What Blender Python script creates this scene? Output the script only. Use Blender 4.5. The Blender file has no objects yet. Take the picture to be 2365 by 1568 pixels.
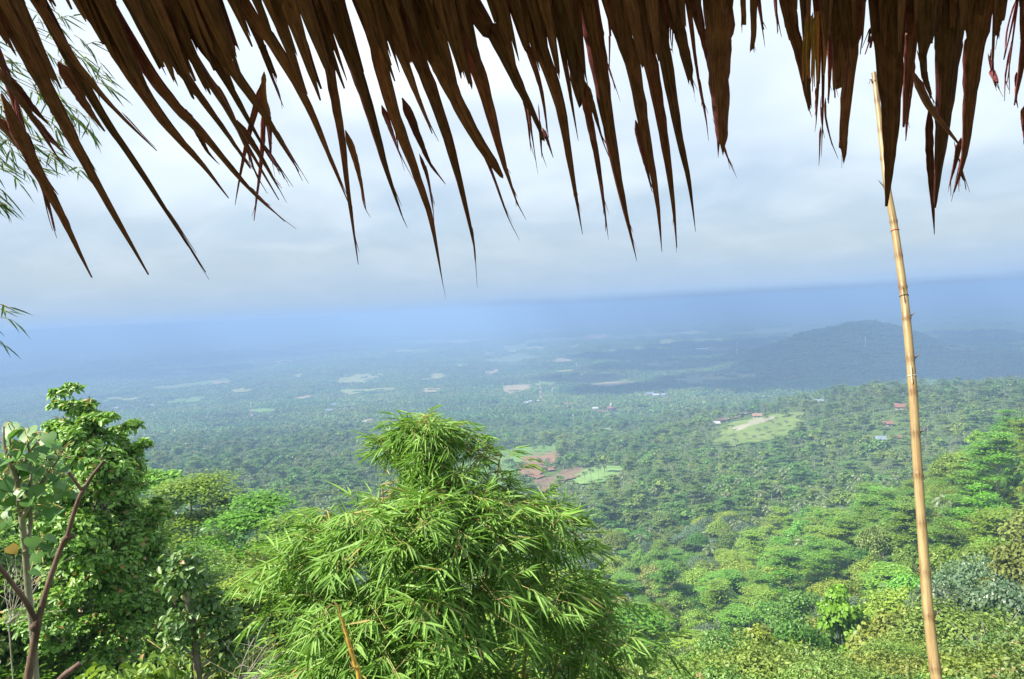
import bpy, math, random
import numpy as np
from mathutils import Vector

# ------------------------------------------------------------------ camera
W0, H0, FPX = 2365.0, 1568.0, 1709.0          # photograph measured at 2365 x 1568
PITCH, ROLL = math.radians(2.3), math.radians(2.9)
_f = np.array([0, math.cos(PITCH), -math.sin(PITCH)])
_u0 = np.array([0, math.sin(PITCH), math.cos(PITCH)])
_r0 = np.array([1.0, 0, 0])
RIGHT = _r0 * math.cos(ROLL) - _u0 * math.sin(ROLL)
UP = _u0 * math.cos(ROLL) + _r0 * math.sin(ROLL)
FWD = _f
scene = bpy.context.scene
cam = bpy.data.cameras.new("camera")
cam.sensor_width = 36.0
cam.lens = FPX / W0 * 36.0
cam.clip_start, cam.clip_end = 0.05, 200000.0
camo = bpy.data.objects.new("camera", cam)
scene.collection.objects.link(camo)
from mathutils import Matrix
camo.matrix_world = Matrix(((RIGHT[0], UP[0], -FWD[0], 0), (RIGHT[1], UP[1], -FWD[1], 0), (RIGHT[2], UP[2], -FWD[2], 0), (0, 0, 0, 1)))
scene.camera = camo

# ------------------------------------------------------------------ light
SUN_EL, SUN_AZ = math.radians(50), math.radians(-108)     # azimuth clockwise from +Y: left and a little behind
SUN_STRENGTH, SKY_STRENGTH, EXPOSURE = 4.6, 0.10, 1.25
sd = Vector((math.cos(SUN_EL) * math.sin(SUN_AZ), math.cos(SUN_EL) * math.cos(SUN_AZ), math.sin(SUN_EL)))
sun = bpy.data.lights.new("sun", "SUN")
sun.energy, sun.angle, sun.color = SUN_STRENGTH, math.radians(0.6), (1.0, 0.94, 0.84)
suno = bpy.data.objects.new("sun", sun)
scene.collection.objects.link(suno)
suno.rotation_euler = (-sd).to_track_quat('-Z', 'Y').to_euler()

world = bpy.data.worlds.new("World"); scene.world = world
world.use_nodes = True
nt = world.node_tree; N, L = nt.nodes, nt.links
for n in list(N): N.remove(n)
out = N.new("ShaderNodeOutputWorld"); bg = N.new("ShaderNodeBackground"); bg.inputs[1].default_value = SKY_STRENGTH
sky = N.new("ShaderNodeTexSky"); sky.sky_type = 'NISHITA'; sky.sun_disc = False
sky.sun_elevation = SUN_EL; sky.sun_rotation = SUN_AZ; sky.altitude = 600; sky.dust_density = 2.0
tc = N.new("ShaderNodeTexCoord")
sep = N.new("ShaderNodeSeparateXYZ"); L.new(tc.outputs["Generated"], sep.inputs[0])
def math_node(N, L, op, a, b=None, clamp=False):
    m = N.new("ShaderNodeMath"); m.operation = op; m.use_clamp = clamp
    for i, v in enumerate((a, b)):
        if v is None: continue
        if isinstance(v, (int, float)): m.inputs[i].default_value = v
        else: L.new(v, m.inputs[i])
    return m.outputs[0]
def ramp(N, L, fac, stops, interp='EASE'):
    r = N.new("ShaderNodeValToRGB"); r.color_ramp.interpolation = interp
    e = r.color_ramp.elements
    while len(e) < len(stops): e.new(0.5)
    for k, (p, c) in enumerate(stops):
        e[k].position = p; e[k].color = (*c, 1) if len(c) == 3 else c
    L.new(fac, r.inputs[0]); return r.outputs[0]
def mixc(N, L, fac, a, b, mode='MIX'):
    m = N.new("ShaderNodeMix"); m.data_type = 'RGBA'; m.blend_type = mode
    for s, v in ((m.inputs[0], fac), (m.inputs[6], a), (m.inputs[7], b)):
        if isinstance(v, (int, float)): s.default_value = v
        elif isinstance(v, tuple): s.default_value = (*v, 1) if len(v) == 3 else v
        else: L.new(v, s)
    return m.outputs[2]
def noise(N, L, vec, scale, detail=4, rough=.55, dist=0.0):
    n = N.new("ShaderNodeTexNoise"); n.inputs["Scale"].default_value = scale
    n.inputs["Detail"].default_value = detail; n.inputs["Roughness"].default_value = rough
    n.inputs["Distortion"].default_value = dist
    if vec is not None: L.new(vec, n.inputs["Vector"])
    return n.outputs["Fac"]
# cloud deck: project the view direction on a flat layer so the clouds flatten towards the horizon
zc = math_node(N, L, 'ADD', math_node(N, L, 'MAXIMUM', sep.outputs[2], 0.0), 0.30)
cx = math_node(N, L, 'DIVIDE', sep.outputs[0], zc); cy = math_node(N, L, 'DIVIDE', sep.outputs[1], zc)
comb = N.new("ShaderNodeCombineXYZ"); L.new(cx, comb.inputs[0]); L.new(cy, comb.inputs[1])
n1 = noise(N, L, comb.outputs[0], 1.3, 3, .5, .35)
n2 = noise(N, L, comb.outputs[0], 3.6, 6, .52, .5)
wob = math_node(N, L, 'MULTIPLY', math_node(N, L, 'MULTIPLY', math_node(N, L, 'SUBTRACT', n1, 0.5), 0.18), math_node(N, L, 'MULTIPLY', sep.outputs[2], 7.0, clamp=True))
elev = math_node(N, L, 'ADD', sep.outputs[2], wob)
K = 8.5
def kc(r, g, b): return (r * K, g * K, b * K)
base = ramp(N, L, elev, [(0.0, kc(.17, .245, .36)), (0.03, kc(.225, .29, .365)), (0.075, kc(.27, .325, .365)), (0.13, kc(.29, .355, .41)), (0.20, kc(.44, .495, .53)), (0.31, kc(.60, .635, .65)), (0.6, kc(.48, .55, .60))])
cl = ramp(N, L, n2, [(0.36, (0, 0, 0)), (0.74, (1, 1, 1))])
hz_ = math_node(N, L, 'MULTIPLY', sep.outputs[2], 6.0, clamp=True)
clf = math_node(N, L, 'MULTIPLY', cl, math_node(N, L, 'MULTIPLY', hz_, 0.40))
withc = mixc(N, L, clf, base, kc(.55, .585, .61))
dk = ramp(N, L, n1, [(0.40, (1, 1, 1)), (0.62, (0, 0, 0))])
dkf = math_node(N, L, 'MULTIPLY', dk, math_node(N, L, 'MULTIPLY', hz_, 0.38))
withd = mixc(N, L, dkf, withc, kc(.25, .33, .44))
# a little of the physical sky shows through the overcast
fin = mixc(N, L, 0.08, withd, sky.outputs[0])
L.new(fin, bg.inputs[0]); L.new(bg.outputs[0], out.inputs[0])

scene.view_settings.view_transform = 'Standard'; scene.view_settings.look = 'None'
scene.view_settings.exposure = EXPOSURE; scene.view_settings.gamma = 1.0; scene.view_settings.use_curve_mapping = False
cy_ = scene.cycles
cy_.max_bounces = 6; cy_.diffuse_bounces = 3; cy_.glossy_bounces = 2; cy_.transmission_bounces = 4
cy_.transparent_max_bounces = 8; cy_.volume_bounces = 0; cy_.use_denoising = True
cy_.sample_clamp_indirect = 4.0; cy_.caustics_reflective = False; cy_.caustics_refractive = False

rng = np.random.default_rng(7)
R = random.Random(11)

# ------------------------------------------------------------------ geometry helpers
def ray(px, py):
    px, py = np.asarray(px, float), np.asarray(py, float)
    return FWD + RIGHT * ((px[..., None] - W0 / 2) / FPX) + UP * ((H0 / 2 - py[..., None]) / FPX)
def at(px, py, d):
    """world point on the line of sight at horizontal distance d"""
    v = ray(px, py); return v * (d / np.hypot(v[..., 0], v[..., 1]))[..., None]
def project(P):
    P = np.asarray(P, float); z = P @ FWD; z = np.where(z < 1e-3, 1e-3, z)
    return W0 / 2 + FPX * (P @ RIGHT) / z, H0 / 2 - FPX * (P @ UP) / z
def azim(px): v = ray(px, 760.0); return math.atan2(v[0], v[1])

def hashn(ix, iy, s):
    h = (ix * 374761393 + iy * 668265263 + s * 1442695041) & 0xFFFFFFFF
    h = ((h ^ (h >> 13)) * 1274126177) & 0xFFFFFFFF
    return ((h ^ (h >> 16)) & 0xFFFF) / 65535.0
def vnoise(x, y, s=0):
    x0, y0 = np.floor(x).astype(np.int64), np.floor(y).astype(np.int64)
    fx, fy = x - x0, y - y0; fx = fx * fx * (3 - 2 * fx); fy = fy * fy * (3 - 2 * fy)
    a, b, c, d = hashn(x0, y0, s), hashn(x0 + 1, y0, s), hashn(x0, y0 + 1, s), hashn(x0 + 1, y0 + 1, s)
    return (a * (1 - fx) + b * fx) * (1 - fy) + (c * (1 - fx) + d * fx) * fy
def fbm(x, y, s=0, o=4):
    t = 0; a = .5
    for k in range(o): t = t + a * vnoise(x * 2 ** k + 17 * k, y * 2 ** k - 9 * k, s + k); a *= .5
    return t

COLS = [0, 500, 1000, 1400, 1800, 2100, 2365]
TABLE = {
 0.5: [-1.7] * 7, 2.6: [-1.8] * 7, 5: [-3.9] * 7, 8: [-6.4] * 7,
 15: [-9, -10, -12, -12, -12, -12, -11], 30: [-15, -17, -21, -22, -20, -19, -18],
 60: [-27, -30, -36, -38, -36, -34, -32], 100: [-45, -50, -58, -60, -55, -51, -47],
 150: [-61, -68, -80, -84, -73, -61, -50], 220: [-76, -84, -96, -100, -88, -67, -50],
 300: [-88, -96, -109, -112, -101, -80, -51], 400: [-99, -110, -123, -124, -112, -106, -86],
 550: [-113, -124, -136, -138, -126, -122, -108], 700: [-126, -135, -147, -150, -136, -128, -117],
 850: [-141, -149, -161, -162, -136, -119, -110], 1000: [-153, -161, -173, -180, -139, -118, -111],
 1200: [-173, -181, -190, -198, -183, -176, -170], 1700: [-206, -213, -219, -224, -220, -215, -210],
 2400: [-232, -236, -238, -240, -240, -240, -238], 3400: [-246] * 7, 5000: [-250] * 7, 90000: [-250] * 7}
DS = np.array(sorted(TABLE)); TV = np.array([TABLE[d] for d in sorted(TABLE)], float)
AZ = np.array([azim(c) for c in COLS]); LD = np.log(DS)
# dense, smoothed lookup
_ga = np.linspace(AZ[0], AZ[-1], 121); _gd = np.linspace(LD[0], LD[-1], 481)
_t1 = np.array([np.interp(_ga, AZ, r) for r in TV])
_t2 = np.array([np.interp(_gd, LD, _t1[:, j]) for j in range(121)]).T
def _blur(a, n, axis):
    k = np.hanning(n + 2)[1:-1]; k /= k.sum()
    pad = [(0, 0), (0, 0)]; pad[axis] = (n // 2, n // 2)
    return np.apply_along_axis(lambda v: np.convolve(v, k, 'valid'), axis, np.pad(a, pad, mode='edge'))
_t2 = _blur(_blur(_t2, 17, 1), 9, 0)
HILL_D = 2900.0
_hp = [(1380, 900), (1500, 868), (1600, 842), (1700, 820), (1760, 804), (1810, 788), (1860, 768), (1910, 757), (1955, 747), (2010, 742), (2060, 748), (2105, 764), (2150, 786), (2200, 803), (2260, 815), (2330, 812), (2400, 806), (2600, 800), (2900, 830), (3300, 900)]
HILL_A = np.array([azim(float(p[0])) for p in _hp]); HILL_Z = np.array([at(float(p[0]), float(p[1]) + 5, HILL_D)[2] for p in _hp])
def ground(x, y):
    x, y = np.asarray(x, float), np.asarray(y, float)
    d = np.maximum(np.hypot(x, y), .51); a = np.arctan2(x, y)
    ac = np.clip(a, AZ[0], AZ[-1])
    i = (ac - _ga[0]) / (_ga[1] - _ga[0]); j = (np.clip(np.log(d), LD[0], LD[-1]) - _gd[0]) / (_gd[1] - _gd[0])
    i0 = np.clip(i.astype(int), 0, 119); j0 = np.clip(j.astype(int), 0, 479); fi, fj = i - i0, j - j0
    z = (_t2[j0, i0] * (1 - fi) + _t2[j0, i0 + 1] * fi) * (1 - fj) + (_t2[j0 + 1, i0] * (1 - fi) + _t2[j0 + 1, i0 + 1] * fi) * fj
    amp = np.interp(np.log(d), np.log([6, 30, 120, 500, 1500, 4000, 9000, 40000]), [0.1, 1.6, 7, 20, 24, 20, 10, 2])
    wl = 120.0
    z = z + amp * (fbm(x / wl, y / wl, 3, 3) - .44)
    z = z + np.clip((d - 1500) / 2500, 0, 1) * np.clip((20000 - d) / 9000, 0, 1) * 36 * (fbm(x / 900, y / 900, 21, 3) - .44)
    # the hill beyond the ridge: its crest line, falling away to both sides
    cz = np.interp(a, HILL_A, HILL_Z); w = np.where(d < HILL_D, 430.0, 380.0) * (1 + .25 * (fbm(a * 40, a * 0 + 3, 12, 2) - .4))
    fall = np.exp(-((d - HILL_D) / w) ** 2 / 2); crest = (cz + 250) * fall * (1 + .22 * (fbm(x / 140, y / 260, 8, 4) - .45))
    z = np.where(crest > .5, np.maximum(z, z * (1 - fall) + (-250 + crest) * fall), z)
    back = np.clip((np.abs(a) - 1.2) / .9, 0, 1)        # behind the hut the terrace goes on
    z = z * (1 - back) + (-1.7 - 0.02 * d) * back
    return z
def cast(px, py):
    """where a line of sight meets the terrain"""
    v = ray(float(px), float(py)); v = v / math.hypot(v[0], v[1])
    ds = np.exp(np.linspace(math.log(4), math.log(80000), 3000))
    P = v[None] * ds[:, None]; g = ground(P[:, 0], P[:, 1]); hit = np.nonzero(P[:, 2] <= g)[0]
    k = hit[0] if len(hit) else len(ds) - 1
    return np.array([P[k, 0], P[k, 1], g[k]]), ds[k]

class MB:
    """collects vertices and faces and builds ONE mesh"""
    def __init__(s): s.v = []; s.f = []; s.m = []; s.n = 0; s.uv = []
    def add(s, V, F, mi=0, uv=None):
        V = np.asarray(V, np.float32).reshape(-1, 3); F = np.asarray(F, np.int64)
        s.v.append(V); s.f.append(F + s.n); s.m.append(np.full(len(F), mi, np.int32)); s.n += len(V)
        s.uv.append(np.zeros((len(V), 2), np.float32) if uv is None else np.asarray(uv, np.float32))
    def mesh(s, name, mats, smooth=False, use_uv=False):
        me = bpy.data.meshes.new(name)
        V = np.concatenate(s.v); tot = np.concatenate([np.full(len(f), f.shape[1], np.int32) for f in s.f])
        idx = np.concatenate([f.ravel() for f in s.f]).astype(np.int32)
        me.vertices.add(len(V)); me.vertices.foreach_set("co", V.ravel())
        me.loops.add(len(idx)); me.loops.foreach_set("vertex_index", idx)
        me.polygons.add(len(tot)); st = np.concatenate([[0], np.cumsum(tot)[:-1]]).astype(np.int32)
        me.polygons.foreach_set("loop_start", st); me.polygons.foreach_set("loop_total", tot)
        me.polygons.foreach_set("material_index", np.concatenate(s.m))
        if smooth: me.polygons.foreach_set("use_smooth", np.ones(len(tot), bool))
        if use_uv:
            U = np.concatenate(s.uv)[idx]; l = me.uv_layers.new(name="UVMap"); l.data.foreach_set("uv", U.ravel())
        for m in (mats if isinstance(mats, (list, tuple)) else [mats]): me.materials.append(m)
        me.update(calc_edges=True); return me
    def build(s, name, mats, parent=None, smooth=False, use_uv=False):
        return link(name, s.mesh(name, mats, smooth, use_uv), parent)
def link(name, data, parent=None):
    o = bpy.data.objects.new(name, data); scene.collection.objects.link(o)
    if parent is not None: o.parent = parent
    return o
def tag(o, label=None, cat=None, group=None, kind=None):
    for k, v in (("label", label), ("category", cat), ("group", group), ("kind", kind)):
        if v: o[k] = v
    return o
def empty(name, loc, label, cat, group=None, rz=0.0):
    o = link(name, None); o.location = [float(c) for c in loc]; o.rotation_euler[2] = rz; return tag(o, label, cat, group)

def unit(v): return v / np.maximum(np.linalg.norm(v, axis=-1, keepdims=True), 1e-9)
def rand_unit(n): return unit(rng.normal(size=(n, 3)))
def tube(mb, pts, rad, n=8, mi=0, cap=True):
    pts = np.asarray(pts, float); rad = np.broadcast_to(np.asarray(rad, float), (len(pts),))
    t = unit(np.gradient(pts, axis=0)); ref = np.array([0.0, 0, 1]) if abs(t[0, 2]) < .9 else np.array([1.0, 0, 0])
    V = []; a = np.arange(n) * 2 * math.pi / n; s0 = unit(np.cross(t[0], ref))
    for k in range(len(pts)):
        s0 = unit(s0 - t[k] * (s0 @ t[k])); b = np.cross(t[k], s0)
        V.append(pts[k] + rad[k] * (np.cos(a)[:, None] * s0 + np.sin(a)[:, None] * b))
    F = []
    for k in range(len(pts) - 1):
        for j in range(n): F.append((k * n + j, k * n + (j + 1) % n, (k + 1) * n + (j + 1) % n, (k + 1) * n + j))
    lens = np.concatenate([[0], np.cumsum(np.linalg.norm(np.diff(pts, axis=0), axis=1))])
    uv = np.stack([np.tile(np.arange(n) / n, len(pts)), np.repeat(lens, n)], 1)
    mb.add(np.concatenate(V), F, mi, uv)
    if cap:
        mb.add(V[0], [list(range(n))[::-1]], mi); mb.add(V[-1], [list(range(n))], mi)
def curve(pts, n):
    """Catmull-Rom through points"""
    p = np.asarray(pts, float); p = np.concatenate([[2 * p[0] - p[1]], p, [2 * p[-1] - p[-2]]])
    out_ = []
    m = len(p) - 3
    for q in np.linspace(0, m, n):
        k = min(int(q), m - 1); t = q - k; a, b, c, d = p[k:k + 4]
        out_.append(.5 * (2 * b + (c - a) * t + (2 * a - 5 * b + 4 * c - d) * t * t + (3 * b - a - 3 * c + d) * t ** 3))
    return np.array(out_)
def leaves(mb, P, Dr, Nn, Ln, Wd, mi=0, shape='oval', fold=.25):
    """a leaf at each point: base P, direction Dr, upper side Nn, length, width"""
    n = len(P); Dr = unit(Dr); S = unit(np.cross(Dr, Nn)); Nn = np.cross(S, Dr)
    Ln = np.broadcast_to(Ln, (n,))[:, None]; Wd = np.broadcast_to(Wd, (n,))[:, None]
    if shape == 'quad':
        V = np.stack([P, P + Dr * Ln * .5 + S * Wd * .5, P + Dr * Ln, P + Dr * Ln * .5 - S * Wd * .5], 1)
        F = np.arange(n)[:, None] * 4 + np.array([0, 1, 2, 3]); mb.add(V, F, mi); return
    if shape == 'oval': a, wa, b, wb, dr = .25, .42, .65, .40, .06
    else: a, wa, b, wb, dr = .22, .50, .6, .36, .12       # blade
    up = Nn * Wd * fold
    V = np.stack([P, P + Dr * Ln * a + S * Wd * wa + up, P + Dr * Ln * b + S * Wd * wb + up - Nn * Ln * dr * .4, P + Dr * Ln - Nn * Ln * dr,
                  P + Dr * Ln * b - S * Wd * wb + up - Nn * Ln * dr * .4, P + Dr * Ln * a - S * Wd * wa + up], 1)
    q = np.arange(n)[:, None] * 6
    mb.add(V, np.concatenate([q + np.array([0, 1, 2, 3]), q + np.array([0, 3, 4, 5])]), mi)

# ------------------------------------------------------------------ materials
def new_mat(name):
    m = bpy.data.materials.new(name); m.use_nodes = True; nt = m.node_tree
    for n in list(nt.nodes): nt.nodes.remove(n)
    return m, nt.nodes, nt.links
def leaf_mat(name, dark, light, trans=.30, gloss=.06, rough=.45, spread=.05, valvar=.35, macro=None, yellow=None):
    m, N, L = new_mat(name); o = N.new("ShaderNodeOutputMaterial")
    geo = N.new("ShaderNodeNewGeometry"); oi = N.new("ShaderNodeObjectInfo")
    col = mixc(N, L, geo.outputs["Random Per Island"], dark, light)
    if yellow:
        sel = math_node(N, L, 'GREATER_THAN', math_node(N, L, 'FRACT', math_node(N, L, 'MULTIPLY', geo.outputs["Random Per Island"], 37.0)), 1 - yellow[0])
        col = mixc(N, L, sel, col, yellow[1])
    hs = N.new("ShaderNodeHueSaturation"); L.new(col, hs.inputs["Color"])
    r1 = oi.outputs["Random"]; r2 = math_node(N, L, 'FRACT', math_node(N, L, 'MULTIPLY', r1, 17.3))
    if macro:
        nz = noise(N, L, oi.outputs["Location"], macro, 3, .6)
        r1 = math_node(N, L, 'ADD', math_node(N, L, 'MULTIPLY', r1, .5), math_node(N, L, 'SUBTRACT', math_node(N, L, 'MULTIPLY', nz, 1.3), .4))
    L.new(math_node(N, L, 'ADD', math_node(N, L, 'MULTIPLY', math_node(N, L, 'SUBTRACT', r1, .5), -spread), .5), hs.inputs["Hue"])
    if macro:
        nb = noise(N, L, oi.outputs["Location"], macro * .45, 3, .6)
        r2 = math_node(N, L, 'ADD', math_node(N, L, 'MULTIPLY', r2, .45), math_node(N, L, 'SUBTRACT', math_node(N, L, 'MULTIPLY', nb, 1.9), .68))
    L.new(math_node(N, L, 'ADD', math_node(N, L, 'MULTIPLY', r2, valvar), 1 - valvar * .5), hs.inputs["Value"])
    c = hs.outputs[0]
    pr = N.new("ShaderNodeBsdfPrincipled"); L.new(c, pr.inputs["Base Color"]); pr.inputs["Roughness"].default_value = rough
    pr.inputs["Specular IOR Level"].default_value = gloss * 6
    tr = N.new("ShaderNodeBsdfTranslucent"); L.new(mixc(N, L, .5, c, mixc(N, L, 1.0, c, (1.5, 1.5, .55), 'MULTIPLY')), tr.inputs[0])
    mx = N.new("ShaderNodeMixShader"); mx.inputs[0].default_value = trans
    L.new(pr.outputs[0], mx.inputs[1]); L.new(tr.outputs[0], mx.inputs[2]); L.new(mx.outputs[0], o.inputs[0]); return m
def plain_mat(name, a, b, scale=5.0, rough=.8, spec=.2, bump=0.0, stretch=(1, 1, 1), coord="Object", detail=5):
    m, N, L = new_mat(name); o = N.new("ShaderNodeOutputMaterial"); pr = N.new("ShaderNodeBsdfPrincipled")
    tc = N.new("ShaderNodeTexCoord"); mp = N.new("ShaderNodeMapping"); mp.inputs["Scale"].default_value = stretch
    L.new(tc.outputs[coord], mp.inputs[0]); nz = noise(N, L, mp.outputs[0], scale, detail, .6)
    L.new(ramp(N, L, nz, [(.3, a), (.7, b)]), pr.inputs["Base Color"])
    pr.inputs["Roughness"].default_value = rough; pr.inputs["Specular IOR Level"].default_value = spec
    if bump:
        bp = N.new("ShaderNodeBump"); bp.inputs["Strength"].default_value = bump; bp.inputs["Distance"].default_value = .02
        L.new(nz, bp.inputs["Height"]); L.new(bp.outputs[0], pr.inputs["Normal"])
    L.new(pr.outputs[0], o.inputs[0]); return m

M = {}
M['broad'] = leaf_mat("broadleaf_foliage", (.09, .18, .018), (.24, .37, .042), spread=.08, valvar=.7)
M['olive'] = leaf_mat("olive_foliage", (.11, .165, .028), (.25, .32, .06), spread=.05, valvar=.4)
M['umb'] = leaf_mat("feathery_foliage", (.10, .215, .02), (.24, .40, .045), spread=.05, valvar=.4)
M['dark'] = leaf_mat("dark_foliage", (.06, .115, .05), (.15, .23, .10), spread=.04, valvar=.4, gloss=.12)
M['lime'] = leaf_mat("lime_foliage", (.11, .27, .018), (.21, .42, .035), spread=.02, valvar=.2)
M['palm'] = leaf_mat("palm_foliage", (.09, .14, .045), (.20, .26, .09), spread=.04, valvar=.3, gloss=.1)
M['bamboo'] = leaf_mat("bamboo_leaf", (.095, .20, .028), (.27, .44, .09), spread=.02, valvar=.1, trans=.28, yellow=(.012, (.42, .33, .12)), gloss=.05)
M['glossy'] = leaf_mat("glossy_leaf", (.095, .19, .03), (.27, .42, .09), spread=.05, valvar=.3, gloss=.1, yellow=(.03, (.35, .22, .08)))
M['dense'] = leaf_mat("dense_tree_leaf", (.11, .21, .025), (.30, .45, .075), spread=.05, valvar=.3, gloss=.1, yellow=(.05, (.38, .20, .08)))
M['mottled'] = leaf_mat("mottled_leaf", (.06, .15, .025), (.17, .25, .06), spread=.05, valvar=.3, gloss=.1, yellow=(.03, (.36, .24, .12)))
M['weed'] = leaf_mat("weed_leaf", (.08, .20, .02), (.22, .40, .055), spread=.05, valvar=.3)
M['farleaf'] = leaf_mat("distant_forest_foliage", (.085, .165, .024), (.20, .31, .045), spread=.10, valvar=.8, macro=.004)
M['bark'] = plain_mat("bark", (.13, .10, .075), (.27, .22, .17), 6, bump=.3, stretch=(3, 3, .6))
M['palebark'] = plain_mat("pale_bark", (.28, .25, .2), (.45, .41, .34), 4)
M['shade_leaf'] = leaf_mat("shaded_bamboo_leaf", (.04, .09, .018), (.13, .23, .04), spread=.02, valvar=.1, trans=.15)  # darker copy of the bamboo leaf: backlit shade is put into its colour
M['twig'] = plain_mat("bamboo_twig", (.28, .24, .08), (.45, .36, .16), 20)

# ------------------------------------------------------------------ haze: the valley air
HZ_TOP = 30.0
def build_haze(density, color, aniso=0.0):
    s = 92000.0; zb = -345.0
    V = [(x, y, z) for z in (zb, HZ_TOP) for (x, y) in ((-s, -s), (s, -s), (s, s), (-s, s))]
    mb = MB(); mb.add(V, [(3, 2, 1, 0), (4, 5, 6, 7), (0, 1, 5, 4), (1, 2, 6, 5), (2, 3, 7, 6), (3, 0, 4, 7)])
    m, N, L = new_mat("haze_air"); o = N.new("ShaderNodeOutputMaterial"); v = N.new("ShaderNodeVolumePrincipled")
    v.inputs["Color"].default_value = (*color, 1); v.inputs["Density"].default_value = density
    v.inputs["Anisotropy"].default_value = aniso
    L.new(v.outputs[0], o.inputs["Volume"])
    h = mb.build("haze", m); tag(h, "pale blue haze filling the valley air", "haze", kind="stuff")
build_haze(3.9e-4, (.315, .495, .80))

# ------------------------------------------------------------------ terrain
def cl_thr(d): return np.interp(d, [1200, 2200, 3500, 6000, 15000, 80000], [.0, .33, .41, .45, .48, .48])
def clearing(x, y):
    d = np.hypot(x, y); a = np.arctan2(x, y); f = fbm(x / 330, y / 620, 91, 5)
    c = np.clip((cl_thr(d) - f) / .03 + .5, 0, 1)
    return np.where((a > azim(1500)) & (a < azim(2520)) & (d > 2200) & (d < 3600), 0.0, c)
def terrain():
    az = np.concatenate([np.linspace(-math.pi, -.75, 60)[:-1], np.linspace(-.75, .75, 520), np.linspace(.75, math.pi, 60)[1:]])
    ds = np.concatenate([[0.0], np.exp(np.linspace(math.log(.8), math.log(88000), 700))])
    A, Dd = np.meshgrid(az, ds); X, Y = Dd * np.sin(A), Dd * np.cos(A); Z = ground(X, Y)
    n = len(az); V = np.stack([X, Y, Z], -1).reshape(-1, 3)
    i, j = np.meshgrid(np.arange(len(ds) - 1), np.arange(n - 1), indexing='ij'); q = (i * n + j).ravel()
    F = np.stack([q, q + n, q + n + 1, q + 1], 1)
    mb = MB(); mb.add(V, F); cl = clearing(V[:, 0], V[:, 1])
    m, N, L = new_mat("terrain_ground"); o = N.new("ShaderNodeOutputMaterial"); pr = N.new("ShaderNodeBsdfPrincipled")
    geo = N.new("ShaderNodeNewGeometry"); P = geo.outputs["Position"]
    fine = noise(N, L, P, .09, 6, .65); fields = noise(N, L, P, .0011, 4, .6, 1.5); mid = noise(N, L, P, .006, 5, .6)
    forest = ramp(N, L, fine, [(.35, (.05, .085, .025)), (.65, (.11, .16, .04))])
    soil = ramp(N, L, mid, [(.35, (.16, .19, .07)), (.55, (.13, .17, .055)), (.7, (.25, .22, .11))])
    at_ = N.new("ShaderNodeAttribute"); at_.attribute_name = "clearing"
    sel = ramp(N, L, math_node(N, L, 'ADD', at_.outputs["Fac"], math_node(N, L, 'MULTIPLY', math_node(N, L, 'SUBTRACT', fine, .5), .5)), [(.35, (0, 0, 0)), (.65, (1, 1, 1))])
    L.new(mixc(N, L, sel, forest, soil), pr.inputs["Base Color"]); pr.inputs["Roughness"].default_value = 1.0
    pr.inputs["Specular IOR Level"].default_value = 0.0
    L.new(pr.outputs[0], o.inputs[0])
    t = mb.build("terrain", m, smooth=True); ca = t.data.attributes.new('clearing', 'FLOAT', 'POINT'); ca.data.foreach_set('value', cl.astype(np.float32)); tag(t, "green valley floor and slopes reaching to the hazy horizon", "terrain", kind="structure")
terrain()

# ---- clouds high above the valley: they stand out of the picture, their shadows lie on the far plain and the hill
def cloud(px, d, ax, ay, az_deg, n, label, H=4400.0):
    g = at(float(px), 800.0, d); c = np.array([g[0], g[1], -250.0]) + np.array(sd) * (H / sd[2]); mb = MB(); az_ = math.radians(az_deg)
    th = np.linspace(0, math.pi, 11); ph = np.linspace(0, 2 * math.pi, 19)[:-1]; T_, Ph = np.meshgrid(th, ph, indexing='ij')
    S = np.stack([np.sin(T_) * np.cos(Ph), np.sin(T_) * np.sin(Ph), np.cos(T_)], -1).reshape(-1, 3); i, j = np.meshgrid(np.arange(10), np.arange(18), indexing='ij'); q = (i * 18 + j).ravel(); q2 = (i * 18 + (j + 1) % 18).ravel()
    F = np.stack([q, q + 18, q2 + 18, q2], 1)
    for k in range(n):
        r = R.random() ** .5; a = R.random() * 6.283; u, v = ax * r * math.cos(a), ay * r * math.sin(a); rad = (ax + ay) * .5 * R.uniform(.10, .26) * (1.25 - .6 * r)
        o_ = np.array([u * math.cos(az_) - v * math.sin(az_), u * math.sin(az_) + v * math.cos(az_), R.uniform(-.1, .5) * rad])
        w = 1 + .5 * (fbm(S[:, 0] * 2.3 + k * 3 + 50, S[:, 1] * 2.3 + S[:, 2] * 2 + 50, 7, 3) - .44); mb.add(S * w[:, None] * rad * np.array([1, 1, .42]) + o_, F)
    o = mb.build("cloud", CLOUDM, smooth=True); o.location = [float(t) for t in c]; tag(o, label, "cloud", kind="structure")
CLOUDM = plain_mat("cloud_white", (.85, .85, .86), (.92, .92, .92), .001, rough=1, spec=0)
cloud(2040, 3200, 1250, 1500, -24, 54, "grey white cloud whose shadow darkens the hill on the right")
cloud(150, 6200, 2300, 2300, 20, 34, "grey white cloud whose shadow darkens the far left plain")

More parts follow.
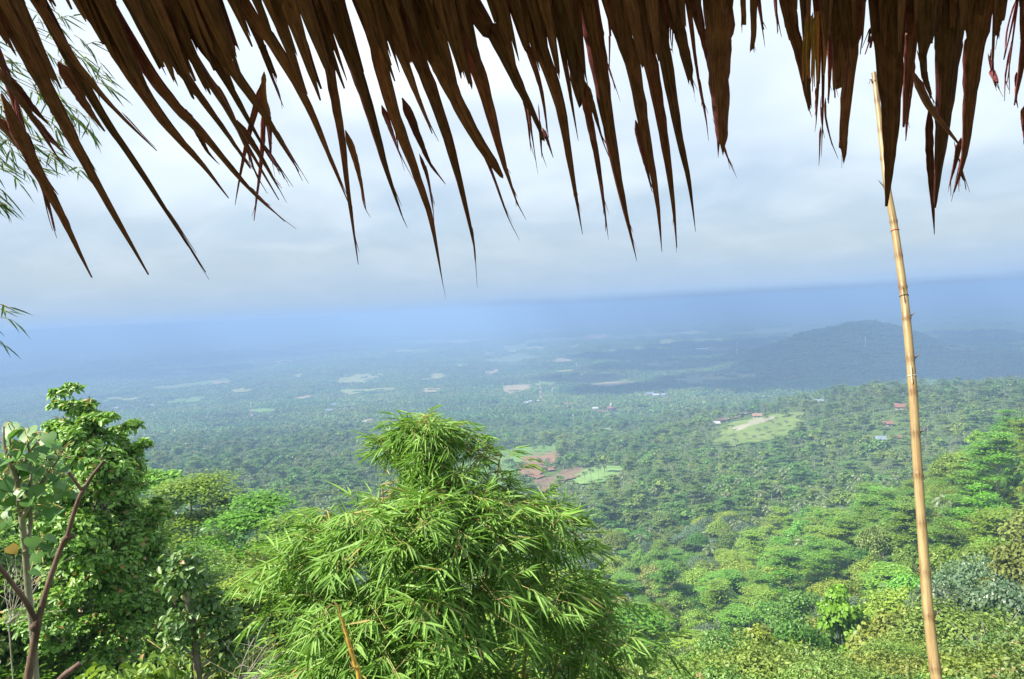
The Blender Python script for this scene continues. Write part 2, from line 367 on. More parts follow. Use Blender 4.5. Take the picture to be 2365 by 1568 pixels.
# fields: polygons of the photograph laid on the ground where they lie
def drape(poly_px, lift):
    pts = np.array([cast(*p)[0] for p in poly_px]); xy = pts[:, :2]
    return xy
def in_poly(x, y, poly):
    x, y = np.asarray(x), np.asarray(y); ins = np.zeros(x.shape, bool); n = len(poly)
    for i in range(n):
        x1, y1 = poly[i]; x2, y2 = poly[(i + 1) % n]
        if y1 == y2: continue
        c = ((y1 > y) != (y2 > y)) & (x < (x2 - x1) * (y - y1) / (y2 - y1) + x1); ins ^= c
    return ins
def field_mat(name, a, b, rows, rough=1.0):
    m, N, L = new_mat(name); o = N.new("ShaderNodeOutputMaterial"); pr = N.new("ShaderNodeBsdfPrincipled")
    geo = N.new("ShaderNodeNewGeometry"); P = geo.outputs["Position"]
    nz = noise(N, L, P, .03, 6, .7, 1.0); wv = N.new("ShaderNodeTexWave"); wv.inputs["Scale"].default_value = rows; wv.inputs["Distortion"].default_value = 6
    wv.inputs["Detail"].default_value = 3; L.new(P, wv.inputs["Vector"])
    f = math_node(N, L, 'ADD', math_node(N, L, 'MULTIPLY', nz, .93), math_node(N, L, 'MULTIPLY', wv.outputs["Fac"], .07))
    L.new(ramp(N, L, f, [(.3, a), (.68, b)], 'LINEAR'), pr.inputs["Base Color"]); pr.inputs["Roughness"].default_value = rough
    pr.inputs["Specular IOR Level"].default_value = .05; L.new(pr.outputs[0], o.inputs[0]); return m
FM = dict(green=field_mat("green_crop_field", (.08, .15, .04), (.16, .26, .07), .06), lime=field_mat("terraced_crop_field", (.09, .18, .04), (.22, .33, .11), .12),
          red=field_mat("bare_red_soil", (.17, .10, .06), (.28, .175, .10), .1), brown=field_mat("ploughed_brown_soil", (.11, .08, .05), (.22, .16, .10), .08),
          yellow=field_mat("ripe_rice_field", (.14, .18, .06), (.29, .29, .11), .03), tan=field_mat("dry_tan_field", (.19, .17, .09), (.36, .29, .16), .03),
          pale=field_mat("pale_grass_slope", (.095, .15, .035), (.19, .24, .07), .05), rubble=field_mat("pale_stony_ground", (.18, .18, .11), (.33, .31, .22), .12))
FIELDS = [
 ('green', [(985, 1095), (1060, 1068), (1120, 1048), (1185, 1033), (1292, 1031), (1285, 1044), (1228, 1062), (1205, 1090), (1195, 1118), (1100, 1150), (1010, 1160)], "pale green crop field on the valley slope behind the bamboo", 700),
 ('red', [(1208, 1062), (1240, 1050), (1288, 1040), (1284, 1088), (1232, 1110), (1200, 1098)], "bare red brown soil patch beside the green crop field", 700),
 ('brown', [(1225, 1128), (1235, 1112), (1290, 1096), (1345, 1078), (1350, 1092), (1310, 1118), (1262, 1142)], "dark brown ploughed plot below the red soil patch", 640),
 ('lime', [(1340, 1088), (1395, 1078), (1442, 1080), (1434, 1112), (1345, 1122), (1325, 1118)], "bright green terraced plot with pale rows right of the ploughed plot", 630),
 ('rubble', [(1408, 1086), (1436, 1084), (1430, 1100), (1412, 1102)], "pale stony patch at the edge of the terraced plot", 630),
 ('pale', [(1640, 1030), (1672, 1000), (1700, 975), (1770, 962), (1846, 952), (1856, 984), (1810, 1016), (1765, 1022), (1700, 1034)], "yellow green grassy clearing among coconut palms on the ridge", 760),
 ('brown', [(1660, 970), (1700, 958), (1740, 948), (1738, 957), (1705, 968), (1680, 976)], "dark brown ploughed strip above the grassy clearing", 800),
 ('rubble', [(1690, 992), (1745, 970), (1790, 963), (1788, 968), (1740, 985), (1705, 999)], "whitish streak of cut terraces across the grassy clearing", 770),
 ('yellow', [(760, 882), (800, 866), (890, 862), (880, 872), (850, 884), (765, 887)], "yellow green rice field far out on the plain, left of centre", 0),
 ('yellow', [(775, 905), (830, 900), (920, 896), (900, 905), (800, 915)], "ripe yellow rice strip below the larger far rice field", 0),
 ('tan', [(965, 903), (990, 897), (1022, 898), (1015, 908), (980, 909)], "small tan field between the yellow rice strip and the orange field", 0),
 ('tan', [(1110, 862), (1135, 855), (1168, 853), (1150, 861), (1125, 868)], "small dry tan field above the orange field on the plain", 0),
 ('tan', [(1150, 903), (1170, 892), (1225, 890), (1228, 899), (1190, 910), (1165, 911)], "orange tan bare field just left of the lattice tower", 0),
 ('green', [(1228, 888), (1250, 882), (1292, 882), (1280, 891), (1240, 893)], "small green field behind the lattice tower", 0),
 ('yellow', [(640, 985), (680, 976), (730, 982), (735, 992), (680, 994)], "yellow green clearing on the left valley floor", 0),
 ('tan', [(828, 975), (850, 969), (876, 970), (868, 978), (840, 980)], "small tan clearing left of the bamboo top", 0),
 ('yellow', [(1480, 842), (1520, 834), (1575, 836), (1560, 846), (1500, 849)], "pale yellow field in front of the hill's left foot", 0),
 ('tan', [(1600, 806), (1640, 800), (1700, 803), (1680, 810), (1620, 812)], "tan field strip beyond the hill's left foot", 0),
 ('yellow', [(1560, 876), (1600, 866), (1680, 858), (1755, 866), (1740, 876), (1640, 880), (1590, 892)], "wide yellowish field under the hill's left slope", 0),
 ('green', [(380, 930), (420, 918), (478, 915), (470, 926), (410, 936)], "pale green field on the left plain", 0),
 ('yellow', [(212, 926), (260, 918), (330, 919), (300, 927), (240, 930)], "narrow yellow field strip behind the dense left tree", 0),
 ('tan', [(1255, 836), (1290, 828), (1335, 828), (1320, 836), (1280, 840)], "small pale field on the plain above the tower's tip", 0),
 ('yellow', [(2190, 806), (2235, 800), (2290, 806), (2260, 812), (2210, 812)], "hazy yellow field behind the right shoulder of the hill", 0),
 ('tan', [(1360, 892), (1400, 884), (1462, 884), (1450, 890), (1390, 896)], "pale village clearing right of the lattice tower", 0),
 ('green', [(560, 950), (600, 945), (640, 950), (600, 956)], "small green field at the foot of the left lattice tower", 0),
]
for _x, _y, _w in ((660, 838, 60), (420, 862, 70), (900, 842, 46), (1010, 868, 60), (1065, 845, 40), (1120, 820, 50), (1180, 812, 36), (1240, 806, 60), (1330, 800, 44), (1405, 812, 52), (1440, 838, 50), (1480, 806, 44), (1540, 790, 60), (1400, 866, 54), (700, 918, 50), (560, 902, 66), (470, 886, 44), (1090, 905, 34), (1300, 858, 48),
                   (1060, 790, 60), (1380, 778, 70), (930, 812, 50), (1600, 768, 60), (1520, 898, 40), (690, 868, 40)):
    _h = _w * R.uniform(.07, .13); _s = -.05 * _w / 2
    _pl = [(_x + _w / 2 * math.cos(q) * R.uniform(.7, 1.1), _y + _s * math.cos(q) + _h * math.sin(q) * R.uniform(.6, 1.2)) for q in np.linspace(0, 2 * math.pi, 10)[:-1]]
    FIELDS.append((R.choice(['yellow', 'green', 'yellow', 'tan']), _pl, "thin pale field strip on the hazy plain", 0))
CLEAR = []          # (poly in picture, nearest, farthest) kept free of tall forest
def lay_fields():
    for mat, poly, label, dist in FIELDS:
        if dist:      # slopes near: ray-march
            pts = np.array([cast(*p)[0] for p in poly])
        else: pts = np.array([cast(*p)[0] for p in poly])
        c = pts.mean(0); xy = pts[:, :2]
        dd = np.hypot(pts[:, 0], pts[:, 1]); CLEAR.append((poly, dd.min() * .86, dd.max() * 1.02))
        # grid inside the polygon, draped on the terrain
        r = max(np.ptp(xy[:, 0]), np.ptp(xy[:, 1])); n = 150 if dist else 60; step = r / n
        gx, gy = np.meshgrid(np.arange(xy[:, 0].min(), xy[:, 0].max() + step, step), np.arange(xy[:, 1].min(), xy[:, 1].max() + step, step))
        mx, my = gx[:-1, :-1] + step / 2, gy[:-1, :-1] + step / 2
        wl_ = r / 9; jit = (fbm(mx / wl_, my / wl_, 5, 5) - .47) * r * .10
        ins = in_poly(mx + jit, my - jit, xy)
        h, w = gx.shape; q = (np.arange(h - 1)[:, None] * w + np.arange(w - 1)[None]); q = q[ins]
        if len(q) == 0: continue
        lift = .6 + dd.mean() * .0008
        V = np.stack([gx, gy, ground(gx, gy) + lift], -1).reshape(-1, 3)
        F = np.stack([q, q + 1, q + w + 1, q + w], 1); used = np.unique(F); remap = np.zeros(len(V), int); remap[used] = np.arange(len(used))
        mb = MB(); mb.add(V[used], remap[F]); o = mb.build("field", FM[mat], smooth=True); tag(o, label, "field", kind="structure")
lay_fields()

# ------------------------------------------------------------------ trees
def clump(mb, c, r, n, ll, lw, mi=0, shape='quad', droop=.25, flat=0.0, fill=.55, out_=.8):
    """leaves spread over and through one clump of a crown"""
    d = rand_unit(n); d[:, 2] = np.where(d[:, 2] < -.3, -d[:, 2] * .6, d[:, 2]); rr = fill + (1 - fill) * rng.random(n) ** .6
    r = np.asarray(r, float) * np.ones(3)
    wob = .82 + .36 * rng.random(n)
    P = np.asarray(c) + d * r * (rr * wob)[:, None]
    nn = unit(d * out_ + rng.normal(size=(n, 3)) * .38 + np.array([0, 0, .55 + flat * 3]))
    dr = unit(np.cross(nn, rand_unit(n))); dr[:, 2] -= droop; s = .7 + .6 * rng.random(n)
    leaves(mb, P, dr, nn, ll * s, lw * s, mi, shape)
def limbs(mb, base_pts, ends, r0, mi=1, n=6, sag=.1):
    for e in ends:
        b = base_pts[R.randrange(len(base_pts))]; e = np.asarray(e); mid = (b + e) / 2 + rng.normal(size=3) * .06 * np.linalg.norm(e - b) - np.array([0, 0, sag * np.linalg.norm(e - b)])
        tube(mb, curve([b, mid, e], 5), np.linspace(r0, r0 * .25, 5), n, mi, cap=False)

def broad_proto(H, Rc, nclump, nleaf, ll, lw, shape='quad', lean=.4, squash=.8, trunk_r=.18, low=.30):
    """rounded crown of many clumps on a forking trunk -> (crown MB, trunk MB)"""
    c, t = MB(), MB(); C = []
    ck = H - Rc * squash * .95
    for k in range(nclump):
        d = rand_unit(1)[0]; d[2] = abs(d[2]) * 1.1 - .45; rr = .35 + .6 * R.random() ** .5
        C.append(np.array([0, 0, ck]) + d * np.array([Rc, Rc, Rc * squash]) * rr)
    off = np.array([R.uniform(-lean, lean), R.uniform(-lean, lean), 0])
    for p in C:
        r = Rc * R.uniform(.26, .46); clump(c, p + off, (r, r, r * R.uniform(.55, .8)), nleaf, ll, lw, 0, shape)
    tr = curve([(0, 0, -1.5), (off[0] * .1, off[1] * .3, H * .25), off * .8 + np.array([0, 0, ck - Rc * .25])], 7)
    tube(t, tr, np.linspace(trunk_r, trunk_r * .5, 7), 7, 0)
    limbs(t, tr[3:], [C[i] + off for i in range(0, nclump, max(1, nclump // 9))], trunk_r * .4, 0, 5)
    return c, t
def umb_proto(H, Rc, tiers, nleaf, ll, lw, shape='quad', trunk_r=.13):
    """flat topped feathery tree in layered plates, on a slender pale trunk"""
    c, t = MB(), MB(); C = []
    for k in range(tiers):
        f = k / max(1, tiers - 1); z = H * (.55 + .45 * f); rad = Rc * (1.0 - .55 * f * f); a = R.random() * 6.28
        for q in range(R.choice((3, 4, 4, 5))):
            a += 6.28 / 4 + R.uniform(-.4, .4); rr = rad * R.uniform(.3, .78)
            C.append((np.array([math.cos(a) * rr, math.sin(a) * rr, z + R.uniform(-.4, .4)]), Rc * R.uniform(.3, .5)))
    for p, r in C: clump(c, p, (r, r, r * .26), nleaf, ll, lw, 0, shape, droop=.05, flat=.5, fill=.15, out_=.2)
    tr = curve([(0, 0, -1.5), (.3, .1, H * .3), (0, .3, H * .6), (.1, 0, H * .97)], 9)
    tube(t, tr, np.linspace(trunk_r, trunk_r * .3, 9), 7, 0)
    for p, r in C[::2]: limbs(t, [tr[int(np.clip(p[2] / H * 8 - 1.6, 2, 7))]], [p], trunk_r * .35, 0, 4, sag=-.02)
    return c, t
def palm_proto(H, nf=18, seg=9, Lf=4.0, near=False):
    c, t = MB(), MB(); bend = R.uniform(-.8, .8); top = np.array([bend, bend * .4, H])
    tr = curve([(0, 0, -1.5), (bend * .2, 0, H * .5), top], 8); tube(t, tr, np.linspace(.19, .12, 8), 7, 0)
    for k in range(nf):
        a = k * 2.399 + R.uniform(-.2, .2); up = 1.0 - 1.25 * (k / nf); hd = np.array([math.cos(a), math.sin(a), 0]); Lk = Lf * R.uniform(.8, 1.05)
        s = np.linspace(0, 1, seg + 1)
        P = top + hd * (Lk * s * (1 - .15 * s))[:, None] + np.array([0, 0, 1]) * (Lk * (up * s * .7 - (.55 + .25 * (1 - up)) * s * s))[:, None]
        tg = unit(np.gradient(P, axis=0)); side = np.cross(tg, [0, 0, 1]); side = unit(side)
        for sgn in (1, -1):
            n = seg * 2; ss = np.linspace(.08, 1, n); Pi = np.stack([np.interp(ss, s, P[:, i]) for i in range(3)], 1); Ti = unit(np.stack([np.interp(ss, s, tg[:, i]) for i in range(3)], 1))
            Si = unit(np.stack([np.interp(ss, s, side[:, i]) for i in range(3)], 1)) * sgn
            D = unit(Si * .8 + Ti * .6 + np.array([0, 0, -.45 - .3 * R.random()])); l = 1.05 * np.sin(np.clip(ss * 2.6 + .35, 0, 3.0)) + .15
            leaves(c, Pi, D, np.cross(D, Ti) * sgn * -1 + np.array([0, 0, .3]), l, .20, 0, 'quad')
        tube(c, P, np.linspace(.045, .015, seg + 1), 3, 0, cap=False)
    for k in range(7):
        a = R.random() * 6.28; p = top + np.array([math.cos(a) * .28, math.sin(a) * .28, -.35])
        clump(t, p, .15, 12, .16, .14, 0)
    return c, t
def bush_proto(H, Rc, nclump, nleaf, ll, lw, shape='quad'):
    c, t = MB(), MB(); E = []
    for k in range(nclump):
        a = R.random() * 6.28; rr = Rc * R.random() ** .6; p = np.array([math.cos(a) * rr, math.sin(a) * rr, H * (.25 + .65 * (1 - (rr / Rc) ** 2) * R.uniform(.6, 1.05))])
        r = Rc * R.uniform(.22, .4); clump(c, p, (r, r, r * .8), nleaf, ll, lw, 0, shape); E.append(p)
    limbs(t, [np.array([0, 0, -.6]), np.array([.1, 0, -.4])], E[:7], .05 * H / 3, 0, 4, sag=-.05)
    return c, t
def bambooclump_proto(H, nc, nl, ll):
    """a distant clump of arching bamboo"""
    c, t = MB(), MB()
    for k in range(nc):
        a = R.random() * 6.28; r = R.uniform(.5, 1.0) * H * .42; hd = np.array([math.cos(a), math.sin(a), 0])
        P = curve([hd * .2 + [0, 0, -.5], hd * r * .25 + np.array([0, 0, H * .6]), hd * r * .7 + np.array([0, 0, H * .95]), hd * r * 1.15 + np.array([0, 0, H * .8])], 8)
        tube(t, P, np.linspace(.05, .01, 8), 4, 0, cap=False)
        q = rng.integers(2, 8, nl); B = P[q] + rng.normal(size=(nl, 3)) * .35 * (q / 7)[:, None] ** .5 * (H / 6)
        D = unit(hd * .5 + rng.normal(size=(nl, 3)) * .5 + np.array([0, 0, -.5])); leaves(c, B, D, rand_unit(nl) * .6 + np.array([0, 0, 1.0]), ll * (.7 + .6 * rng.random(nl)), ll * .2, 0, 'quad')
    return c, t

def mk(pair, name, leafm, barkm='bark'):
    """-> dict of shared meshes: crown, trunk and the two joined (for the massed forest)"""
    c, t = pair; j = MB()
    for v, f, m, u in zip(c.v, c.f, c.m, c.uv): pass
    j.v = c.v + t.v; nV = c.n; j.f = c.f + [f + nV for f in t.f]; j.m = c.m + [m + 1 for m in t.m]; j.uv = c.uv + t.uv; j.n = c.n + t.n
    H = max(v[:, 2].max() for v in c.v)
    return dict(crown=c.mesh(name + "_crown", M[leafm]), trunk=t.mesh(name + "_trunk", M[barkm], smooth=True), join=j.mesh(name, [M[leafm], M[barkm]]), H=float(H), kind=name)

P_ = {}
# middle-distance kinds (70-350 m)
P_['b1'] = mk(broad_proto(10, 4.0, 30, 190, .34, .24), "broadleaf_tree", 'broad')
P_['b2'] = mk(broad_proto(8.5, 3.2, 24, 190, .32, .22, squash=1.0), "broadleaf_tree", 'broad')
P_['b3'] = mk(broad_proto(12, 3.6, 32, 180, .36, .26, squash=1.3), "broadleaf_tree", 'broad', 'palebark')
P_['o1'] = mk(broad_proto(9, 3.8, 34, 150, .40, .30, squash=.8), "olive_tree_crown", 'olive', 'palebark')
P_['o2'] = mk(broad_proto(10.5, 3.3, 28, 150, .38, .30, squash=1.1), "olive_tree_crown", 'olive', 'palebark')
P_['d1'] = mk(broad_proto(9, 4.2, 36, 190, .32, .22, squash=.75), "dark_tree", 'dark')
P_['u1'] = mk(umb_proto(11, 4.6, 5, 230, .42, .26), "umbrella_tree", 'umb', 'palebark')
P_['u2'] = mk(umb_proto(9.5, 4.0, 4, 230, .42, .26), "umbrella_tree", 'umb', 'palebark')
P_['u3'] = mk(umb_proto(13, 4.2, 6, 220, .42, .26), "umbrella_tree", 'umb', 'palebark')
P_['p1'] = mk(palm_proto(11), "coconut_palm", 'palm', 'palebark')
P_['p2'] = mk(palm_proto(8.5, 16), "coconut_palm", 'palm', 'palebark')
P_['bb'] = mk(bambooclump_proto(8, 26, 170, .42), "bamboo_thicket", 'umb', 'twig')
P_['l1'] = mk(broad_proto(10.5, 2.2, 30, 200, .34, .28, squash=2.0, trunk_r=.15), "lime_tree", 'lime')
P_['lu'] = mk(umb_proto(9.5, 4.2, 4, 230, .42, .28), "lime_umbrella_tree", 'lime', 'palebark')
P_['s1'] = mk(bush_proto(3.6, 2.8, 14, 130, .32, .22), "shrub", 'broad')
P_['s2'] = mk(bush_proto(3.2, 2.6, 14, 130, .34, .24), "shrub", 'weed')
P_['s3'] = mk(bush_proto(4.0, 2.6, 16, 120, .36, .26), "shrub", 'olive')
# coarse kinds for beyond 350 m
P_['cb'] = mk(broad_proto(10, 4.2, 11, 60, .95, .75), "far_tree", 'farleaf')
P_['cc'] = mk(broad_proto(8.5, 3.6, 10, 60, .9, .7, squash=1.1), "far_tree", 'farleaf')
P_['cu'] = mk(umb_proto(11, 4.8, 4, 45, .95, .6), "far_tree", 'farleaf', 'palebark')
P_['cp'] = mk(palm_proto(11.5, 15, 4, 4.4), "far_tree", 'palm', 'palebark')
def patch_proto(w, n):
    """a stand of trees seen from kilometres away"""
    mb = MB()
    for k in range(n):
        x, y = R.uniform(-w, w), R.uniform(-w, w); r = R.uniform(3.2, 5.6); clump(mb, (x, y, R.uniform(2.5, 6)), (r, r, r * .75), 26, 3.4, 2.8, 0, 'quad', fill=.8)
    return mb, tube_stub()
def tube_stub():
    m = MB(); tube(m, [(0, 0, -2), (0, 0, 1)], [.2, .2], 4); return m
P_['f1'] = mk(patch_proto(16, 15), "far_stand", 'farleaf')
P_['f2'] = mk(patch_proto(18, 17), "far_stand", 'farleaf')
P_['f3'] = mk(patch_proto(14, 10), "far_stand", 'farleaf')

def place(key, x, y, sx, sz, name, label, cat, group=None, rz=None, z=None):
    p = P_[key]; rz = R.random() * 6.28 if rz is None else rz
    z = float(ground(x, y)) if z is None else z
    e = empty(name, (x, y, z - .1), label, cat, group, rz); e.scale = (sx, sx, sz)
    link("crown", p['crown'], e); link("trunk", p['trunk'], e)
    return e
def place_top(px, pytop, d, key, name, label, cat, group=None, w=None, sxy=None):
    """stand a tree at distance d so that its crown reaches the height seen in the photograph"""
    g = at(float(px), 800.0, d); zt = at(float(px), float(pytop), d)[2]; zg = float(ground(g[0], g[1]))
    sz = min(1.75, max(.25, (zt - zg) / P_[key]['H'])); sx = sxy if sxy else sz; sx = max(sx, sz / 1.45)
    return place(key, g[0], g[1], sx, sz, name, label, cat, group)

taken = []      # (x, y, r) already occupied
# ---- trees and shrubs one can point at, near ones with finer leaves
P_['nb'] = mk(broad_proto(7, 2.6, 40, 330, .15, .085, 'oval', squash=1.0, trunk_r=.06), "near_tree", 'glossy')
P_['nm'] = mk(broad_proto(7, 2.6, 40, 300, .15, .09, 'oval', squash=1.1, trunk_r=.055), "near_tree", 'mottled')
P_['no'] = mk(broad_proto(7, 2.9, 46, 400, .15, .11, 'oval', squash=.9, trunk_r=.06), "near_tree", 'olive', 'palebark')
P_['nu'] = mk(umb_proto(11, 4.6, 6, 900, .22, .12, 'quad'), "near_umbrella", 'umb', 'palebark')
P_['nu2'] = mk(umb_proto(9, 4.0, 5, 900, .22, .12, 'quad'), "near_umbrella", 'umb', 'palebark')
P_['ns'] = mk(bush_proto(2.6, 1.9, 26, 260, .13, .075, 'oval'), "near_shrub", 'glossy')
P_['nw'] = mk(bush_proto(2.0, 1.8, 26, 300, .11, .07, 'oval'), "near_shrub", 'weed', 'twig')
P_['nx'] = mk(bush_proto(3.0, 1.9, 28, 380, .12, .085, 'oval'), "near_shrub", 'olive', 'palebark')
P_['nbb'] = mk(bambooclump_proto(6, 22, 240, .24), "near_bamboo", 'weed', 'twig')
SPECIAL = [
 # px, top, d, proto, sxy, name, category, label
 (420, 1088, 62, 'nu', 1.35, 'umbrella_tree', 'tree', "flat topped feathery tree rising left of the bamboo, leftmost of the two sunlit ones"),
 (560, 1128, 56, 'nu2', 1.35, 'umbrella_tree', 'tree', "flat topped feathery tree just left of the bamboo, with spreading bright green plates"),
 (655, 1180, 48, 'nu2', 1.0, 'umbrella_tree', 'tree', "low feathery bright green tree touching the left edge of the bamboo"),
 (335, 1078, 75, 'u3', .8, 'umbrella_tree', 'tree', "thin greyish green tree behind the right side of the dense left tree"),
 (545, 1242, 40, 'no', 1.15, 'leafy_tree', 'tree', "pale olive rounded tree below the feathery trees, left of the bamboo"),
 (430, 1270, 34, 'no', 1.2, 'leafy_tree', 'tree', "brownish mottled tree right of the dense left tree"),
 (480, 1330, 30, 'no', .8, 'leafy_tree', 'tree', "small olive tree below the pale olive rounded one"),
 (575, 1345, 27, 'nbb', .9, 'bamboo_thicket', 'bamboo', "small light green bamboo thicket under the pale olive tree"),
 (345, 1300, 28, 'nbb', 1.0, 'bamboo_thicket', 'bamboo', "drooping light green bamboo tuft right of the dense left tree"),
 (300, 1375, 20, 'ns', 1.1, 'shrub', 'shrub', "glossy green shrub below the dense left tree"),
 (390, 1370, 24, 'no', .9, 'shrub', 'shrub', "pale green shrub at the bottom, left of the thin bare trunk"),
 (500, 1400, 22, 'nx', .95, 'shrub', 'shrub', "olive shrub at the bottom, right of the thin bare trunk"),
 (600, 1440, 19, 'ns', .9, 'shrub', 'shrub', "green shrub under the left skirt of the bamboo"),
 (240, 1455, 15, 'nw', .9, 'shrub', 'shrub', "bright green weedy shrub at the foot of the dense left tree"),
 (330, 1490, 14, 'ns', .75, 'shrub', 'shrub', "leafy green shrub at the lower edge, right of the brown cut branch"),
 (140, 1490, 11, 'nw', .8, 'shrub', 'shrub', "light green weedy bush behind the brown bare sapling"),
 (20, 1440, 12, 'nw', .9, 'shrub', 'shrub', "light green weedy bush in the bottom left corner"),
 (30, 1230, 19, 'nm', .8, 'leafy_tree', 'tree', "grey green tree behind the large leaved sapling"),
 (90, 1010, 26, 'nb', .75, 'leafy_tree', 'tree', "small green treetop between the large leaved sapling and the dense left tree"),
 (430, 1490, 14, 'nx', .7, 'shrub', 'shrub', "sparse olive bush on the lower edge left of the dry twigs"),
 (560, 1500, 13, 'ns', .7, 'shrub', 'shrub', "dark green bush on the lower edge below the bamboo's left side"),
 # right hand slope
 (1920, 1283, 82, 'l1', 1.1, 'lime_tree', 'tree', "vivid lime green tree standing out of the forest left of the bamboo pole"),
 (2010, 1130, 200, 'o1', 1.2, 'leafy_tree', 'tree', "pale olive tree in the middle of the right hand slope"),
 (1985, 1003, 420, 'o1', 1.5, 'leafy_tree', 'tree', "lone rounded olive tree on the far slope left of the pole"),
 (2250, 1078, 170, 'lu', 1.2, 'umbrella_tree', 'tree', "yellow green flat topped tree on the slope right of the pole"),
 (2240, 1190, 120, 'd1', 1.25, 'leafy_tree', 'tree', "grey green rounded tree right of the pole"),
 (2340, 1220, 115, 'o2', 1.1, 'leafy_tree', 'tree', "yellowish olive tree at the right edge above the grey green ones"),
 (2180, 1290, 95, 'd1', 1.0, 'leafy_tree', 'tree', "dark green spreading tree with visible limbs right of the pole"),
 (2300, 1300, 95, 'd1', 1.05, 'leafy_tree', 'tree', "dark glossy tree beside the spreading one at the right edge"),
 (2255, 1395, 62, 'no', 1.9, 'leafy_tree', 'tree', "large pale olive bush right of the pole's lower end"),
 (2340, 1440, 58, 'nx', 2.2, 'shrub', 'shrub', "yellow green bush in the lower right corner"),
 (2060, 1400, 70, 'o1', .9, 'leafy_tree', 'tree', "mottled olive green tree just left of the pole's lower end"),
 (1650, 1445, 56, 'nb', 1.25, 'leafy_tree', 'tree', "glossy rounded tree at the bottom right of the bamboo"),
 (1560, 1470, 52, 'nm', 1.0, 'leafy_tree', 'tree', "grey green tree touching the bamboo's lower right edge"),
 (1770, 1465, 50, 'no', 1.0, 'leafy_tree', 'tree', "olive tree with bare twigs at the bottom, right of the glossy rounded one"),
 (1900, 1490, 36, 'ns', 1.7, 'shrub', 'shrub', "broad leaved green shrub at the lower edge below the lime green tree"),
 (2010, 1520, 38, 'nw', 1.8, 'shrub', 'shrub', "bright green bush at the lower edge left of the pole"),
 (2120, 1520, 40, 'nw', 1.9, 'shrub', 'shrub', "bright green bush at the lower edge behind the pole's foot"),
 (1830, 1420, 75, 'b1', .9, 'leafy_tree', 'tree', "mid green tree below the lime green tree's left side"),
]
for px, top, d, key, s, name, cat, lab in SPECIAL:
    e = place_top(px, top, d, key, name, lab, cat, sxy=s); x, y = e.location[0], e.location[1]
    taken.append((x, y, (3.4 if d > 45 else 1.2) * s))

# ---- the dense tree at the left, its crown clumps set where the photograph shows them
def dense_tree():
    D0 = 17.0; g = at(215.0, 800.0, D0); zg = float(ground(g[0], g[1])); base = np.array([g[0], g[1] + .9, zg])
    e = empty("leafy_tree", base, "tall dense dark green tree with a narrow knobbly top at the left", "tree")
    K_ = [(165, 932, 34), (200, 945, 30), (145, 960, 26), (165, 985, 44), (215, 1000, 36), (150, 1020, 40), (195, 1035, 50), (240, 1040, 42), (285, 1022, 36), (310, 1012, 24),
          (165, 1075, 52), (225, 1085, 60), (275, 1075, 46), (255, 1130, 55), (180, 1130, 58), (215, 1175, 66), (290, 1170, 44), (150, 1190, 60), (330, 1200, 40),
          (250, 1225, 70), (180, 1250, 72), (310, 1250, 55), (225, 1300, 78), (140, 1300, 60), (300, 1320, 56), (250, 1370, 70), (180, 1380, 70), (120, 1240, 46), (350, 1240, 30), (215, 1440, 75), (130, 1420, 60), (300, 1430, 60), (250, 1500, 70), (160, 1490, 60), (345, 1380, 45), (365, 1180, 24)]
    c = MB(); ends = []
    for px, py, r in K_:
        rw = r / FPX * D0; p = at(float(px), float(py), D0 + R.uniform(-1.1, .9)) - base; ends.append(p)
        for q in range(5):
            d_ = rand_unit(1)[0] * rw * .95; r2 = rw * R.uniform(.36, .62); clump(c, p + d_, (r2, r2, r2 * .7), int(34 + .085 * r * r), .115, .062, 0, 'oval', droop=.0, fill=.3)
    c.build("crown", M['dense'], e)
    t = MB(); top = at(180.0, 960.0, D0) - base; mid = at(215.0, 1250.0, D0) - base + np.array([0, .7, 0])
    tr = curve([(0.0, 0, -.5), mid * np.array([1, 1, .5]), mid, (mid + top) / 2 + [.1, 0, 0], top], 14); tube(t, tr, np.linspace(.09, .02, 14), 8)
    limbs(t, tr[5:12], ends[::2], .035, 0, 5); t.build("trunk", M['bark'], e, smooth=True)
    taken.append((g[0], g[1], 3))
dense_tree()

